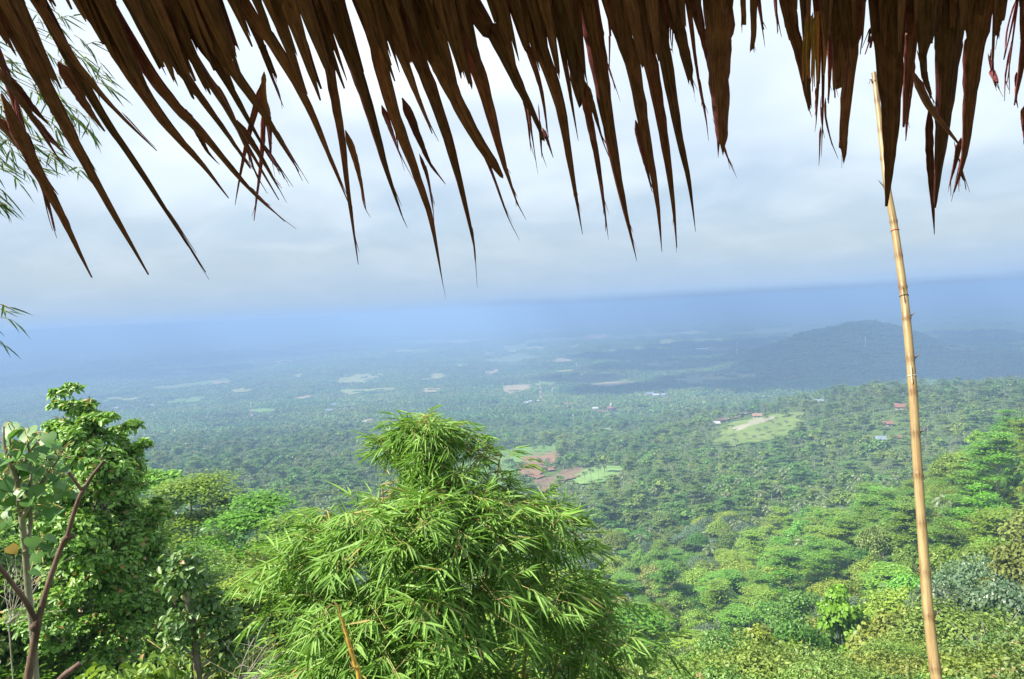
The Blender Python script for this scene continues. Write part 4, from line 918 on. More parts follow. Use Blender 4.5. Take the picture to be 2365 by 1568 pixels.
def blade(sheet, pts, w, lift=0.0, end=.02, start=.45, ragged=.05, mat=None, parent=None, fold=.22, name="palm_leaf", mb=None, root=None, widen=1.10):
    """one hanging folded leaf: traced centre line on the roof's plane, tapering to its tip"""
    q = np.array([C(sheet, *p) for p in pts], float); P = on_roof(q[:, 0], q[:, 1], lift)
    if root is not None:              # carry the leaf on up the roof, out of the picture
        P = np.concatenate([P[:1] - unit(RD * .35 + unit(P[1] - P[0]) * .65) * root, P])
    n = 26; c = curve(P, n); seg = np.concatenate([[0], np.cumsum(np.linalg.norm(np.diff(c, axis=0), axis=1))]); s = seg / seg[-1]
    wid = w * widen / 2.24 * .97526 / FPX * 1.4; s0 = max(start * .75, (root or 0) * .8 / (seg[-1] + 1e-9))
    prof = np.where(s < s0, 1.0, 1 - (1 - end) * (np.maximum(s - s0, 0) / (1 - s0)) ** 1.15)
    if root is None: prof = prof * np.clip(.12 + s / .16, 0, 1)
    jl = 1 + ragged * rng.normal(size=n); jr = 1 + ragged * rng.normal(size=n); hw = wid * .5 * prof
    tg = unit(np.gradient(c, axis=0)); sd_ = unit(np.cross(tg, RN)); nn = np.cross(sd_, tg)
    bow = nn * (np.sin(s * 3 + R.random() * 3) * .006)[:, None]; f = fold * R.uniform(.4, 1.5) * (1 if R.random() < .7 else -1); k_ = .12 * rng.normal(size=n) * .3
    cols = []
    for u, h in ((-1, 0), (-.5, .55), (0, 1), (.5, .5), (1, 0)):
        j = jl if u < 0 else jr; cols.append(c + bow + sd_ * (u * hw * (j if abs(u) == 1 else 1))[:, None] + nn * ((h * f + k_ * u) * hw)[:, None])
    T = nn * .0012; A = np.stack(cols, 1)
    if end > .09:
        for kk, am in ((n - 1, 1.0), (n - 2, .5)): A[kk] += tg[kk] * (rng.normal(size=(5, 1)) * wid * end * .9 * am)
    V = np.concatenate([A.reshape(-1, 3), (A - T[:, None]).reshape(-1, 3)]); F = []; o5 = n * 5
    for i in range(n - 1):
        for j in range(4):
            a = i * 5 + j; F += [(a, a + 1, a + 6, a + 5), (a + o5, a + 5 + o5, a + 6 + o5, a + 1 + o5)]
        a = i * 5; F += [(a, a + 5, a + 5 + o5, a + o5), (a + 4, a + 4 + o5, a + 9 + o5, a + 9)]
    F += [(n * 5 - 5 + j, n * 5 - 4 + j, n * 5 - 4 + j + o5, n * 5 - 5 + j + o5) for j in range(4)]
    uv = np.tile(np.stack([np.tile(np.arange(5) / 4 * min(2, wid / .05), n) + R.random() * 40, np.repeat(seg * 3, 5)], 1), (2, 1))
    tgt = mb or MB(); tgt.add(V, F, 0, uv)
    if mb is None: tgt.build(name, mat or TH, parent, smooth=True, use_uv=True)

roof = empty("thatched_roof", RP, "dark brown palm thatch roof edge with long pointed dry leaves hanging over the view", "roof")
B = [ # sheet, centre line, width, lift, end width, taper start
 (0, [(0, 500), (170, 850), (310, 1090), (495, 1465)], 74, 0.02, .10, .30), (0, [(0, 20), (250, 490), (520, 990), (790, 1455)], 118, 0.0, .06, .35),
 (0, [(200, 0), (370, 320), (560, 640), (700, 840), (945, 1210), (1095, 1440)], 76, .01, .05, .3), (0, [(230, 60), (480, 420), (660, 620), (840, 795)], 64, -.02, .05, .5),
 (0, [(100, 640), (185, 890), (295, 1225)], 50, .03, .03, .3), (0, [(420, -80), (700, 400), (900, 680), (1080, 880), (1215, 1050)], 130, 0, .03, .4),
 (0, [(640, 150), (900, 520), (1080, 710), (1340, 1010), (1520, 1170)], 95, .02, .01, .45), (0, [(980, 580), (1070, 730), (1110, 800), (1170, 870)], 34, .03, .02, .4),
 (0, [(800, 120), (1000, 430), (1190, 690), (1330, 890)], 78, .01, .12, .5), (0, [(1000, 250), (1180, 500), (1290, 730), (1365, 920)], 60, .03, .05, .4),
 (0, [(900, 100), (1180, 530), (1330, 790), (1485, 1055)], 58, -.01, .06, .4), (0, [(1250, 640), (1390, 840), (1485, 998)], 34, .02, .05, .3),
 (0, [(950, 40), (1160, 350), (1300, 590), (1430, 820), (1490, 905)], 74, .0, .02, .5), (0, [(1000, -30), (1210, 320), (1400, 590), (1520, 790), (1590, 905)], 108, -.01, .03, .45),
 (0, [(1330, 120), (1395, 290), (1450, 430), (1500, 555)], 34, .02, .05, .4), (0, [(1320, 60), (1400, 250), (1460, 395)], 66, .01, .35, .5),
 (0, [(1405, 400), (1350, 600), (1300, 820), (1252, 1083)], 34, .05, .04, .2), (0, [(1395, 560), (1385, 800), (1350, 1165)], 26, .06, .12, .3), (0, [(1390, 500), (1420, 650), (1438, 850)], 36, .04, .1, .3),
 (0, [(1250, -60), (1460, 230), (1640, 560), (1760, 850), (1850, 1075)], 84, .0, .03, .5), (0, [(1690, -40), (1760, 400), (1812, 700), (1850, 1010), (1902, 1400)], 72, .02, .03, .35),
 (0, [(-40, 350), (120, 500), (268, 655)], 62, .03, .1, .5), (0, [(60, 480), (200, 660), (340, 862)], 34, .01, .03, .3), (0, [(-60, 600), (60, 720), (320, 1028)], 54, .04, .03, .4),
 (0, [(300, 330), (440, 540), (562, 690)], 66, .02, .1, .4), (0, [(130, 590), (250, 720), (370, 835)], 36, .03, .1, .4), (0, [(-80, 150), (60, 470), (175, 850)], 90, .05, .1, .5),
 
 (1, [(40, 690), (95, 870), (152, 1122)], 34, .01, .02, .3), (1, [(-60, -60), (60, 250), (165, 560), (262, 900), (350, 1162)], 104, .0, .03, .5),
 (1, [(130, 80), (200, 250), (285, 560), (325, 790)], 52, .03, .04, .4), (1, [(230, 560), (290, 720), (340, 843)], 28, .04, .04, .3), (1, [(140, -40), (240, 380), (320, 650), (420, 920), (497, 1160), (562, 1515)], 98, .01, .012, .4),
 (1, [(430, 820), (480, 960), (507, 1112)], 18, .02, .05, .3), (1, [(180, -60), (330, 260), (430, 520), (503, 705)], 100, -.01, .04, .55), (1, [(340, 520), (430, 740), (490, 870), (548, 946)], 44, .03, .01, .3),
 (1, [(300, -40), (440, 330), (550, 620), (640, 930), (720, 1270), (735, 1422)], 96, .01, .01, .42), (1, [(420, 60), (570, 400), (710, 680), (845, 892)], 112, .0, .34, .5),
 (1, [(700, 660), (780, 830), (840, 980), (917, 1182)], 20, .03, .03, .3), (1, [(560, -60), (690, 250), (770, 460), (870, 830), (955, 1092)], 122, .02, .02, .45),
 (1, [(690, -10), (830, 180), (960, 450), (1040, 610), (1088, 730)], 112, .0, .12, .5), (1, [(970, 460), (1005, 600), (1025, 802)], 20, .03, .05, .3), (1, [(1005, 500), (1020, 640), (1043, 800)], 18, .02, .03, .3),
 (1, [(1070, 640), (1083, 832)], 16, .02, .1, .3), (1, [(1085, 680), (1115, 750), (1143, 832)], 18, .03, .1, .3), (1, [(940, 60), (1020, 280), (1080, 480), (1118, 728)], 56, .02, .05, .4),
 (1, [(980, -60), (1080, 260), (1180, 560), (1235, 880), (1298, 1240)], 92, .0, .02, .45), (1, [(1190, 250), (1240, 540), (1275, 742)], 42, .02, .05, .4), (1, [(1180, -60), (1240, 200), (1290, 530)], 112, -.01, .5, .6),
 (1, [(1290, 420), (1335, 640), (1385, 900), (1436, 1272)], 36, .03, .02, .3), (1, [(1310, 430), (1360, 590), (1410, 762)], 30, .01, .05, .3), (1, [(1310, -60), (1370, 250), (1425, 600), (1490, 960), (1585, 1380)], 116, .01, .015, .42),
 (1, [(1425, -20), (1440, 200), (1440, 370), (1463, 432)], 26, .03, .04, .5), (1, [(1440, -60), (1560, 330), (1630, 700), (1690, 1040), (1718, 1332)], 100, .0, .02, .48), (1, [(1580, 640), (1640, 900), (1664, 1010)], 34, .02, .05, .3),
 (1, [(1560, -60), (1660, 350), (1725, 700), (1775, 1060), (1796, 1306)], 96, .02, .03, .5), (1, [(1750, 860), (1780, 990)], 16, .03, .05, .3), (1, [(1660, -60), (1735, 300), (1800, 680), (1860, 960), (1895, 1222)], 88, .0, .015, .5),
 (1, [(1725, -60), (1745, 150), (1745, 295)], 42, .02, .3, .5), (1, [(1775, 60), (1760, 270)], 20, .01, .1, .3),
 (2, [(-30, -60), (25, 180), (85, 432)], 92, .0, .35, .5), (2, [(70, 30), (115, 380), (158, 622)], 34, .02, .06, .35), (2, [(230, -60), (228, 250), (235, 500), (245, 772)], 170, .0, .28, .3), (2, [(240, 740), (282, 852)], 12, .01, .1, .3),
 (2, [(90, -60), (150, 200), (195, 430)], 74, .02, .2, .5), (2, [(352, -60), (354, 102)], 34, .0, .5, .5), (2, [(412, -60), (402, 272)], 50, .01, .35, .6), (2, [(435, -40), (460, 150)], 24, .02, .3, .5), (2, [(525, -40), (537, 172)], 24, .01, .1, .3),
 (2, [(555, -40), (580, 116)], 24, .02, .3, .4), (2, [(580, -60), (645, 250), (705, 578)], 96, .0, .12, .5), (2, [(690, 180), (700, 400), (712, 560)], 44, .02, .2, .5), (2, [(750, 250), (748, 450), (740, 655)], 40, .02, .05, .4), (2, [(775, 120), (775, 560), (767, 825)], 30, .03, .03, .3),
 (2, [(810, -60), (815, 300), (805, 545)], 62, .01, .06, .5), (2, [(798, 520), (802, 640), (824, 765)], 10, .02, .1, .3), (2, [(830, 100), (838, 350), (845, 520)], 26, .03, .2, .4), (2, [(890, -60), (880, 200), (862, 480)], 150, -.01, .35, .6), (2, [(960, -60), (930, 260), (895, 600), (882, 790)], 84, .01, .42, .5),
 (2, [(1000, -40), (975, 285)], 28, .0, .1, .3), (2, [(1045, 60), (1020, 150), (982, 250)], 16, .01, .1, .3), (2, [(1052, 90), (1030, 190), (1000, 286)], 20, .02, .2, .3),
 (2, [(1130, -60), (1135, 250), (1140, 600), (1130, 880), (1113, 1090)], 196, .0, .06, .38), (2, [(1260, -60), (1250, 200), (1222, 480), (1205, 672)], 112, .01, .08, .5), (2, [(1265, 300), (1240, 540), (1218, 745)], 32, .03, .08, .4),
 (2, [(1350, 40), (1335, 190), (1312, 290)], 70, -.03, .25, .4), (2, [(1300, 220), (1315, 390), (1345, 505)], 58, -.03, .2, .4), (2, [(1262, 380), (1340, 560), (1430, 680), (1508, 775)], 34, -.05, .15, .3),
 (2, [(1455, -60), (1440, 300), (1415, 600), (1385, 900), (1368, 1096)], 172, .0, .05, .35), (2, [(1350, 560), (1345, 800), (1352, 1000), (1366, 1238)], 36, .02, .05, .5), (2, [(1640, -60), (1590, 250), (1560, 550), (1530, 820), (1473, 1018)], 138, .0, .04, .4),
 (2, [(1515, 730), (1490, 870), (1448, 996)], 28, .02, .06, .3), (2, [(1512, 880), (1530, 960)], 16, .03, .3, .3), (2, [(1684, 190), (1678, 330), (1682, 400)], 18, .01, .3, .3), (2, [(1680, 370), (1692, 437)], 26, .02, .7, .3),
 (2, [(1735, -60), (1715, 60), (1698, 185)], 74, .0, .25, .5), (2, [(1860, -60), (1840, 250), (1790, 556)], 92, .01, .05, .4), (2, [(1768, 150), (1737, 256)], 14, .02, .1, .3), (2, [(1785, 240), (1751, 446)], 12, .02, .1, .3), (2, [(1860, 560), (1845, 742)], 30, .02, .4, .3),
]
big = sorted(range(len(B)), key=lambda i: -B[i][2] * (abs(B[i][1][-1][1] - B[i][1][0][1]) + 40))
bigset = set(big[:92]); fray = MB()
for i, (sh, pts, w, lift, end, st) in enumerate(B):
    rt = .55 if min(p[1] for p in pts) < 300 else None
    if i in bigset: blade(sh, pts, w, lift, end, st, parent=roof, root=rt)
    else: blade(sh, pts, w, lift, end, st, mb=fray, root=rt)
# shorter leaves of the layers above, filling the roof edge down to where the sky first shows between tips
fills = MB()
def fill(sheet, x, y, w=96, n=1):
    for k in range(n):
        px, py = C(sheet, x + R.uniform(-8, 8), y + R.uniform(-12, 12)); p = on_roof(np.array(px), np.array(py), .01)
        dr = unit(RD + RE * R.uniform(-.045, .045)); L_ = R.uniform(.75, .95)
        a = p - dr * L_; m = p - dr * L_ * .4
        uv_ = [project(q) for q in (a, m, p)]; pts = [((float(u) / .97526 - sheet * 800) * 2.24, float(v) / .97526 * 2.24) for u, v in uv_]
        blade(sheet, pts, w * R.uniform(.95, 1.4), R.uniform(-.035, .0), R.choice([.02, .05, .12]), R.uniform(.5, .75), mb=fills, widen=1.55)
for s_, lst in ((0, [(-150, 380), (-90, 300), (-40, 430), (20, 330), (70, 260), (120, 210), (60, 420), (160, 300), (210, 360), (250, 400), (300, 420), (340, 470), (-200, 500), (640, 330), (720, 420), (800, 470), (860, 350), (880, 330), (960, 400), (1010, 440), (1040, 420), (1120, 470), (1130, 350), (1230, 420), (1290, 420), (1250, 250), (1150, 200),
                    (1340, 200), (1430, 140), (1500, 200), (1560, 260), (1620, 470), (1660, 380), (1700, 480), (1740, 330), (1790, 420), (560, 230), (480, 110), (1000, 200), (900, 150), (1060, 250)]),
                (1, [(20, 250), (60, 420), (110, 330), (150, 380), (230, 230), (280, 300), (330, 380), (300, 120), (390, 330), (450, 260), (480, 330), (540, 280), (600, 420), (650, 380), (700, 430), (620, 200), (560, 120), (740, 330), (850, 130), (900, 220), (960, 330), (1010, 250), (1060, 330), (1120, 350), (1160, 340),
                    (1215, 330), (1260, 420), (1320, 400), (1370, 300), (1400, 300), (1540, 250), (1590, 330), (1650, 320), (1700, 280), (1120, 150), (1240, 120), (1330, 160), (1600, 120), (1680, 100), (980, 80)]),
                (2, [(40, 150), (-10, 100), (130, 120), (200, 120), (280, 60), (640, 60), (700, 150), (740, 80), (800, 220), (850, 350), (900, 330), (940, 160), (1090, 200), (1160, 260), (1200, 230), (1270, 90), (1400, 110), (1460, 160), (1500, 140), (1560, 120), (1620, 80), (1680, 30), (1820, 40), (1860, 60), (1780, 0), (1380, 20), (1320, 0)])):
    for x, y in lst:
        fill(s_, x, y)
        if not (s_ == 0 and x < 520): fill(s_, x + R.uniform(-25, 25), y + R.uniform(10, 60), 90)
for s_ in (0, 1):                                  # rows higher up the slope
    for x in range(-300 if s_ == 0 else 0, 1800, 46): fill(s_, x, R.uniform(-60, 60) - (0 if s_ == 0 else 20), 105)
for x in range(-20, 280, 46): fill(2, x, R.uniform(-40, 30), 100)
for x in list(range(620, 1000, 46)) + list(range(1080, 1900, 46)): fill(2, x, R.uniform(-50, 10), 100)
for x in range(-1500, -300, 40): fill(0, x, R.uniform(150, 520), 110)
for x in range(1880, 3400, 40): fill(2, x, R.uniform(150, 520), 120)
for k in range(60): fill(R.choice([0, 0, 1, 2]), R.uniform(-350, 1750), R.uniform(-140, -60), 120)
o = fills.build("leaf_layer", TH, roof, smooth=True, use_uv=True); o["kind"] = "stuff"
# thin frayed fibres and torn strips
for k in range(190):
    sh, pts, w, lift, end, st = R.choice(B); a, b = pts[-2], pts[-1]; t = R.uniform(.1, .9); x, y = a[0] + (b[0] - a[0]) * t, a[1] + (b[1] - a[1]) * t
    dx, dy = (b[0] - a[0]), (b[1] - a[1]); l = R.uniform(50, 150) / math.hypot(dx, dy); sg = R.uniform(-.25, .45)
    blade(sh, [(x - dx * l * 1.4, y - dy * l * 1.4), (x, y), (x + dx * l + sg * 50, y + dy * l)], R.uniform(4, 12), .03, .10, .3, mb=fray)
o = fray.build("frayed_strip", TH, roof, smooth=True, use_uv=True); o["kind"] = "stuff"
tan = MB()
for k in range(15):
    x = 690 + k * 4.6; blade(2, [(x + 8, 70 + R.uniform(-14, 24)), (x - 4 - (14 - k) * .2, 250), (x - 14 - (7 - k) * 1.0, R.uniform(380, 500))], 12, -.03, .2, .4, mb=tan)
tan.build("tan_frayed_leaf", THT, roof, smooth=True, use_uv=True)
for sh, pts, w in ((0, [(1400, 380), (1405, 470), (1432, 600)], 22), (2, [(785, 0), (790, 180), (782, 390)], 26)):
    blade(sh, pts, w, -.03, .25, .4, mat=THT, parent=roof, name="orange_leaf_scrap")
# the slope of the roof above the fringe, its ridge and the rear slope (what shades the leaves)
def roof_body():
    for s, nm in ((0, "thatch_slope"), (1, "rear_thatch_slope")):
        mb = MB(); a0 = RP - RD * .62 + RN * .03; ridge = RP - RD * 2.7; nx = 60; ny = 12
        if s == 0: e0, e1 = a0, ridge
        else: e0, e1 = ridge + RN * .02, ridge + unit(np.array([RD[0] * .3, -RD[1], RD[2]])) * 2.9
        V = []
        for i in range(ny):
            for j in range(nx):
                f = i / (ny - 1); V.append(e0 + (e1 - e0) * f + RE * ((j / (nx - 1) - .5) * 8.4) + RN * (.02 * math.sin(j * 2.1 + i) + .05 * f))
        V = np.array(V); F = [(i * nx + j, i * nx + j + 1, (i + 1) * nx + j + 1, (i + 1) * nx + j) for i in range(ny - 1) for j in range(nx - 1)]
        th = np.array([0, 0, .09]); n = len(V); uv = np.array([(j * .9, i * .4) for i in range(ny) for j in range(nx)] * 2)
        edge = [(j, j + 1, j + 1 + n, j + n) for j in range(nx - 1)]; mb.add(np.concatenate([V, V + th]), F + [(a + n, d + n, c + n, b + n) for a, b, c, d in F] + edge, 0, uv); mb.build(nm, TH, roof, use_uv=True)
roof_body()
roof_post = MB()
for sx in (-3.6, 3.9):
    for yy in (-2.2, ): tube(roof_post, [(sx, yy, -1.9), (sx, yy, 1.0)], .06, 10)
roof_post.build("post", M['bark'], roof)
for ch in roof.children: ch.matrix_parent_inverse = Matrix.Translation(-roof.location)

# ------------------------------------------------------------------ bamboo pole
def bamboo_pole():
    path = [(2018, 168, 4.05), (2034, 300, 3.95), (2049, 430, 3.85), (2065, 520, 3.8), (2085, 660, 3.7), (2096, 760, 3.62), (2108, 900, 3.52), (2118, 1060, 3.42), (2128, 1200, 3.33), (2143, 1400, 3.2), (2163, 1568, 3.1), (2186, 1740, 2.99)]
    P = np.array([at(float(a), float(b), d) for a, b, d in path]); g = P[-1] + (P[-1] - P[-2]) * 1.2; g = np.array([g[0], g[1], float(ground(g[0], g[1])) - .2]); P = np.concatenate([P, [g]])
    c = curve(P, 260); _, v = project(c); yk = [168, 430, 2000]; wk = [12.5, 17, 27]
    dep = c @ FWD; r = np.interp(v, [168, 420, 760, 1200, 1568, 2000], [5.0, 7.6, 9.3, 10.6, 12.4, 13.5]) / FPX * dep
    nodes = [232, 300, 365, 430, 512, 590, 663, 735, 830, 906, 1003, 1098, 1208, 1322, 1424, 1545, 1680, 1800]
    rr = r.copy()
    for y in nodes: rr *= 1 + .17 * np.exp(-((v - y) / 3.2) ** 2) - .03 * np.exp(-((v - y - 7) / 5) ** 2)
    e = empty("bamboo_pole", g, "tall leaning dry yellow bamboo pole standing free right of centre", "pole")
    m, N, L = new_mat("dry_bamboo"); o = N.new("ShaderNodeOutputMaterial"); pr = N.new("ShaderNodeBsdfPrincipled"); tcn = N.new("ShaderNodeTexCoord")
    mp = N.new("ShaderNodeMapping"); mp.inputs["Scale"].default_value = (9, .9, 1); L.new(tcn.outputs["UV"], mp.inputs[0]); s1 = noise(N, L, mp.outputs[0], 2.2, 6, .6)
    mp2 = N.new("ShaderNodeMapping"); mp2.inputs["Scale"].default_value = (2, 2.5, 1); L.new(tcn.outputs["UV"], mp2.inputs[0]); s2 = noise(N, L, mp2.outputs[0], 2.0, 5, .6)
    base_ = ramp(N, L, s1, [(.3, (.22, .155, .068)), (.55, (.34, .26, .12)), (.75, (.42, .335, .17))]); base_ = mixc(N, L, ramp(N, L, s2, [(.45, (0, 0, 0)), (.62, (1, 1, 1))]), base_, (.27, .17, .07))
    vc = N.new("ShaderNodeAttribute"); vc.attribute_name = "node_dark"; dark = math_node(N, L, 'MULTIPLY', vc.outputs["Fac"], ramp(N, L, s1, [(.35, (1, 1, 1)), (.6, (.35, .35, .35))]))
    mp3 = N.new("ShaderNodeMapping"); mp3.inputs["Scale"].default_value = (14, 1.3, 1); L.new(tcn.outputs["UV"], mp3.inputs[0]); s3 = noise(N, L, mp3.outputs[0], 2.0, 3, .5)
    base_ = mixc(N, L, ramp(N, L, s3, [(.69, (0, 0, 0)), (.73, (1, 1, 1))]), base_, (.10, .055, .02))
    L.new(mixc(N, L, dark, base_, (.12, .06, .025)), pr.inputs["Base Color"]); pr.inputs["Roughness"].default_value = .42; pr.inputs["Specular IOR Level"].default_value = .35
    bp = N.new("ShaderNodeBump"); bp.inputs["Strength"].default_value = .25; bp.inputs["Distance"].default_value = .003; L.new(s1, bp.inputs["Height"]); L.new(bp.outputs[0], pr.inputs["Normal"]); L.new(pr.outputs[0], o.inputs[0])
    mb = MB(); off = e.location; tube(mb, c - np.array(off), rr, 18); me = mb.mesh("culm", m, smooth=True, use_uv=True)
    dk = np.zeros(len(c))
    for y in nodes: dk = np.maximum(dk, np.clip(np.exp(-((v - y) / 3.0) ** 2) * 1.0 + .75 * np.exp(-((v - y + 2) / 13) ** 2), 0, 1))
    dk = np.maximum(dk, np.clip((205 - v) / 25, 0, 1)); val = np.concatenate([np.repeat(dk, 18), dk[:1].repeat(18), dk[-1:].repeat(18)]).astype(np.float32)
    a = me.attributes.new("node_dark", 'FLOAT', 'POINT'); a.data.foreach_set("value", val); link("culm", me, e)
    def at_v(y): k = int(np.argmin(abs(v - y))); return c[k] - np.array(off), rr[k], unit(c[min(k + 1, 259)] - c[k])
    for y, col, nm in ((530, (.45, .03, .03), "red_tie"), (683, (.06, .04, .03), "string_tie"), (868, (.55, .52, .45), "pale_tie")):
        p, rad, t = at_v(y); tm = plain_mat(nm, col, tuple(min(1, q * 1.3) for q in col), 8); tb = MB(); s = unit(np.cross(t, [0, 0, 1.0]) if abs(t[2]) < .9 else np.cross(t, [1.0, 0, 0])); b2 = np.cross(t, s)
        an = np.linspace(0, 2 * math.pi, 19); tube(tb, np.array([p + (s * math.cos(q) + b2 * math.sin(q)) * (rad + .001) + t * .002 * math.sin(q) for q in an]), .0016, 5)
        if nm != "red_tie":
            f = -unit(p + np.array(off)) ; q0 = p + f * (rad + .002)
            tube(tb, curve([q0, q0 + f * .008 + t * -.02, q0 + f * .004 - t * .045], 6), .0014, 5); tube(tb, curve([q0, q0 + f * .006 + t * .015, q0 + f * .004 + t * .03], 6), .0014, 5)
        tb.build(nm, tm, e)
    for y, s in ((300, 1), (365, 1), (431, -1), (736, 1), (830, 1), (1003, 1), (1424, 1), (1322, -1)):
        p, rad, t = at_v(y - 3); sp = MB(); d = unit(RIGHT * s * .6 - t * .8 - FWD * .2); tube(sp, curve([p + RIGHT * s * rad * .8, p + RIGHT * s * rad * 1.05 + d * .012, p + RIGHT * s * rad * 1.15 + d * .032], 5), np.linspace(.0045, .001, 5), 6); sp.build("branch_stub", M['bark'], e)
    p, rad, t = at_v(190); sp = MB(); 
    for k in range(7): a = k * .9; q = p + np.array([math.cos(a), math.sin(a) * .6, 0]) * rad * 1.1; tube(sp, curve([q, q + np.array([math.cos(a) * .008, 0, .018]), q + np.array([math.cos(a) * .02, 0, -.012 + .03 * R.random()])], 5), np.linspace(.003, .001, 5), 4)
    tube(sp, [p, p - t * .05], [rad * .8, rad * .5], 8); sp.build("frayed_tip", plain_mat("charred_bamboo", (.04, .025, .015), (.2, .12, .05), 30), e)
bamboo_pole()

# ------------------------------------------------------------------ the living bamboo in the middle
def spray(lf, tw, p, d, size=1.0, n=None):
    """a leafy bamboo twig: thin stem with lance shaped leaves fanning from its end"""
    n = n or R.choice((5, 6, 7, 8)); d = unit(d); Ls = .16 * size
    side = unit(np.cross(d, [0, 0, 1.0])); P = curve([p, p + d * Ls * .6 + np.array([0, 0, .01]), p + d * Ls * 1.1 - np.array([0, 0, .02 * size])], 5); tube(tw, P, np.linspace(.0022, .001, 5), 3, 0, cap=False)
    k = np.arange(n); B_ = P[np.clip(1 + (k * 3.4 / n).astype(int), 0, 4)]; s = np.where(k % 2, 1.0, -1.0)[:, None]; fan = (.25 + .75 * (1 - k / n))[:, None]
    D = unit(d * 1.0 + side * s * fan * .95 + np.array([0, 0, -.38]) + rng.normal(size=(n, 3)) * .16)
    leaves(lf, B_, D, np.array([0, 0, 1.0]) + rng.normal(size=(n, 3)) * .28 + d * .2, (.12 + .11 * rng.random(n)) * size, (.0145 + .007 * rng.random(n)) * size, 0, 'blade', fold=.16)
BD = 6.3; BX = 985.0; bc = at(BX, 1560.0, BD)
def bamboo():
    gz = float(ground(bc[0], bc[1])); e = empty("bamboo_clump", (bc[0], bc[1], gz), "large bushy green bamboo with a drooping narrow top in the middle foreground", "bamboo")
    o_ = np.array([bc[0], bc[1], gz]); lf, tw = MB(), MB()
    ys = [948, 975, 1000, 1030, 1060, 1090, 1125, 1160, 1185, 1220, 1300, 1420, 1568, 1760, 2100]
    lf_ = [20, 60, 112, 160, 130, 40, 40, 60, 290, 345, 385, 405, 430, 450, 400]; rt = [20, 70, 112, 125, 185, 235, 265, 310, 345, 385, 440, 500, 550, 560, 480]
    culms = []
    for k, (tx, ty, td, bx) in enumerate([(982, 955, 0, 1000), (1160, 1052, .15, 1060), (760, 1215, -.2, 900), (1290, 1170, .3, 1120), (880, 1120, .5, 960), (1080, 1120, -.4, 1020), (1380, 1330, -.1, 1150), (700, 1330, .2, 880)]):
        top = at(float(tx), float(ty), BD + td); b = np.array([at(float(bx), 1568.0, BD + td * .4)[0], bc[1] + td * .4, gz - .3]); m1 = at(float((tx * 1.2 + bx * .8) / 2), float((ty + 1700) / 2), BD + td * .8)
        P = curve([b, b * .4 + m1 * .6 + np.array([0, 0, -.1]), m1, top * .8 + m1 * .2 + np.array([0, 0, .12]), top], 40); culms.append(P)
        c = MB(); rr = np.linspace(.022, .003, 40); rr = rr * (1 + .22 * (np.arange(40) % 5 == 0)); tube(c, P - o_, rr, 8); c.build("culm", M['twig'], e, smooth=True)
    allc = np.concatenate(culms); cu, cv = project(allc)
    n_br = 760; made = 0
    for k in range(n_br):
        y = float(np.interp(R.random() ** .58, np.linspace(0, 1, 15), [968, 985, 1000, 1020, 1060, 1110, 1170, 1200, 1250, 1310, 1380, 1450, 1530, 1640, 1900]))
        L_, Rr = np.interp(y, ys, lf_), np.interp(y, ys, rt); th = R.random() * 2 * math.pi; cxn = math.cos(th); rad_px = max(8, (Rr if cxn > 0 else L_) - (35 if y < 1050 else 60 if y < 1175 else 40)) * (.25 + .80 * R.random() ** .7) * R.choice((.85, 1, 1.1))
        deep = (L_ + Rr) / 2 * math.sin(th) * .9 * (.3 + .7 * R.random() ** .5) / FPX * BD
        dd = BD + deep; tip = at(BX + cxn * rad_px, y, dd)
        # start: the nearest culm somewhat above or inside
        dist = np.abs(cv - (y - R.uniform(-40, 40))) / 60 + np.linalg.norm(allc - tip, axis=1); b = allc[int(np.argmin(dist + rng.random(len(dist)) * .5))]
        ln = np.linalg.norm(tip - b); mid = (b + tip) / 2 + np.array([0, 0, .16 * ln]); P = curve([b, mid, tip], 9); tube(tw, P - o_, np.linspace(.0055, .0018, 9), 4, 0, cap=False)
        out_d = unit((tip - allc[int(np.argmin(abs(cv - y)))]) * np.array([1, 1, .15]) + np.array([0, 0, -.12]))
        ns = int(np.clip(3 + ln * 5, 3, 11))
        for q in range(ns):
            f = 1 - (q / ns) * R.uniform(.55, .9); p = P[int(f * 8)] - o_; d = unit(out_d * .75 + rng.normal(size=3) * .5 + np.array([0, 0, .05])); spray(lf, tw, p, d, R.uniform(.8, 1.12) * (1.08 if y > 1180 else .86)); made += 1
    # upright young shoots at the very top and at the sides
    for px, py, dx in ((1000, 965, -.3), (985, 955, .1), (1020, 975, .6), (960, 985, -.6), (1045, 975, .8), (1100, 1000, .8), (1080, 990, .5), (870, 1030, -.9), (900, 1005, -.7), (1165, 1045, .2), (1200, 1060, .7), (1100, 1030, .9), (720, 1190, -.6), (650, 1200, -.9)):
        for q in range(3): spray(lf, tw, at(float(px + R.uniform(-12, 12)), float(py + R.uniform(0, 22)), BD + R.uniform(-.15, .15)) - o_, np.array([dx, R.uniform(-.4, .4), .05 + .2 * R.random()]), .8)
    lf.build("foliage", M['bamboo'], e); tw.build("branches", M['twig'], e); print("bamboo sprays", made, lf.n // 6)
bamboo()
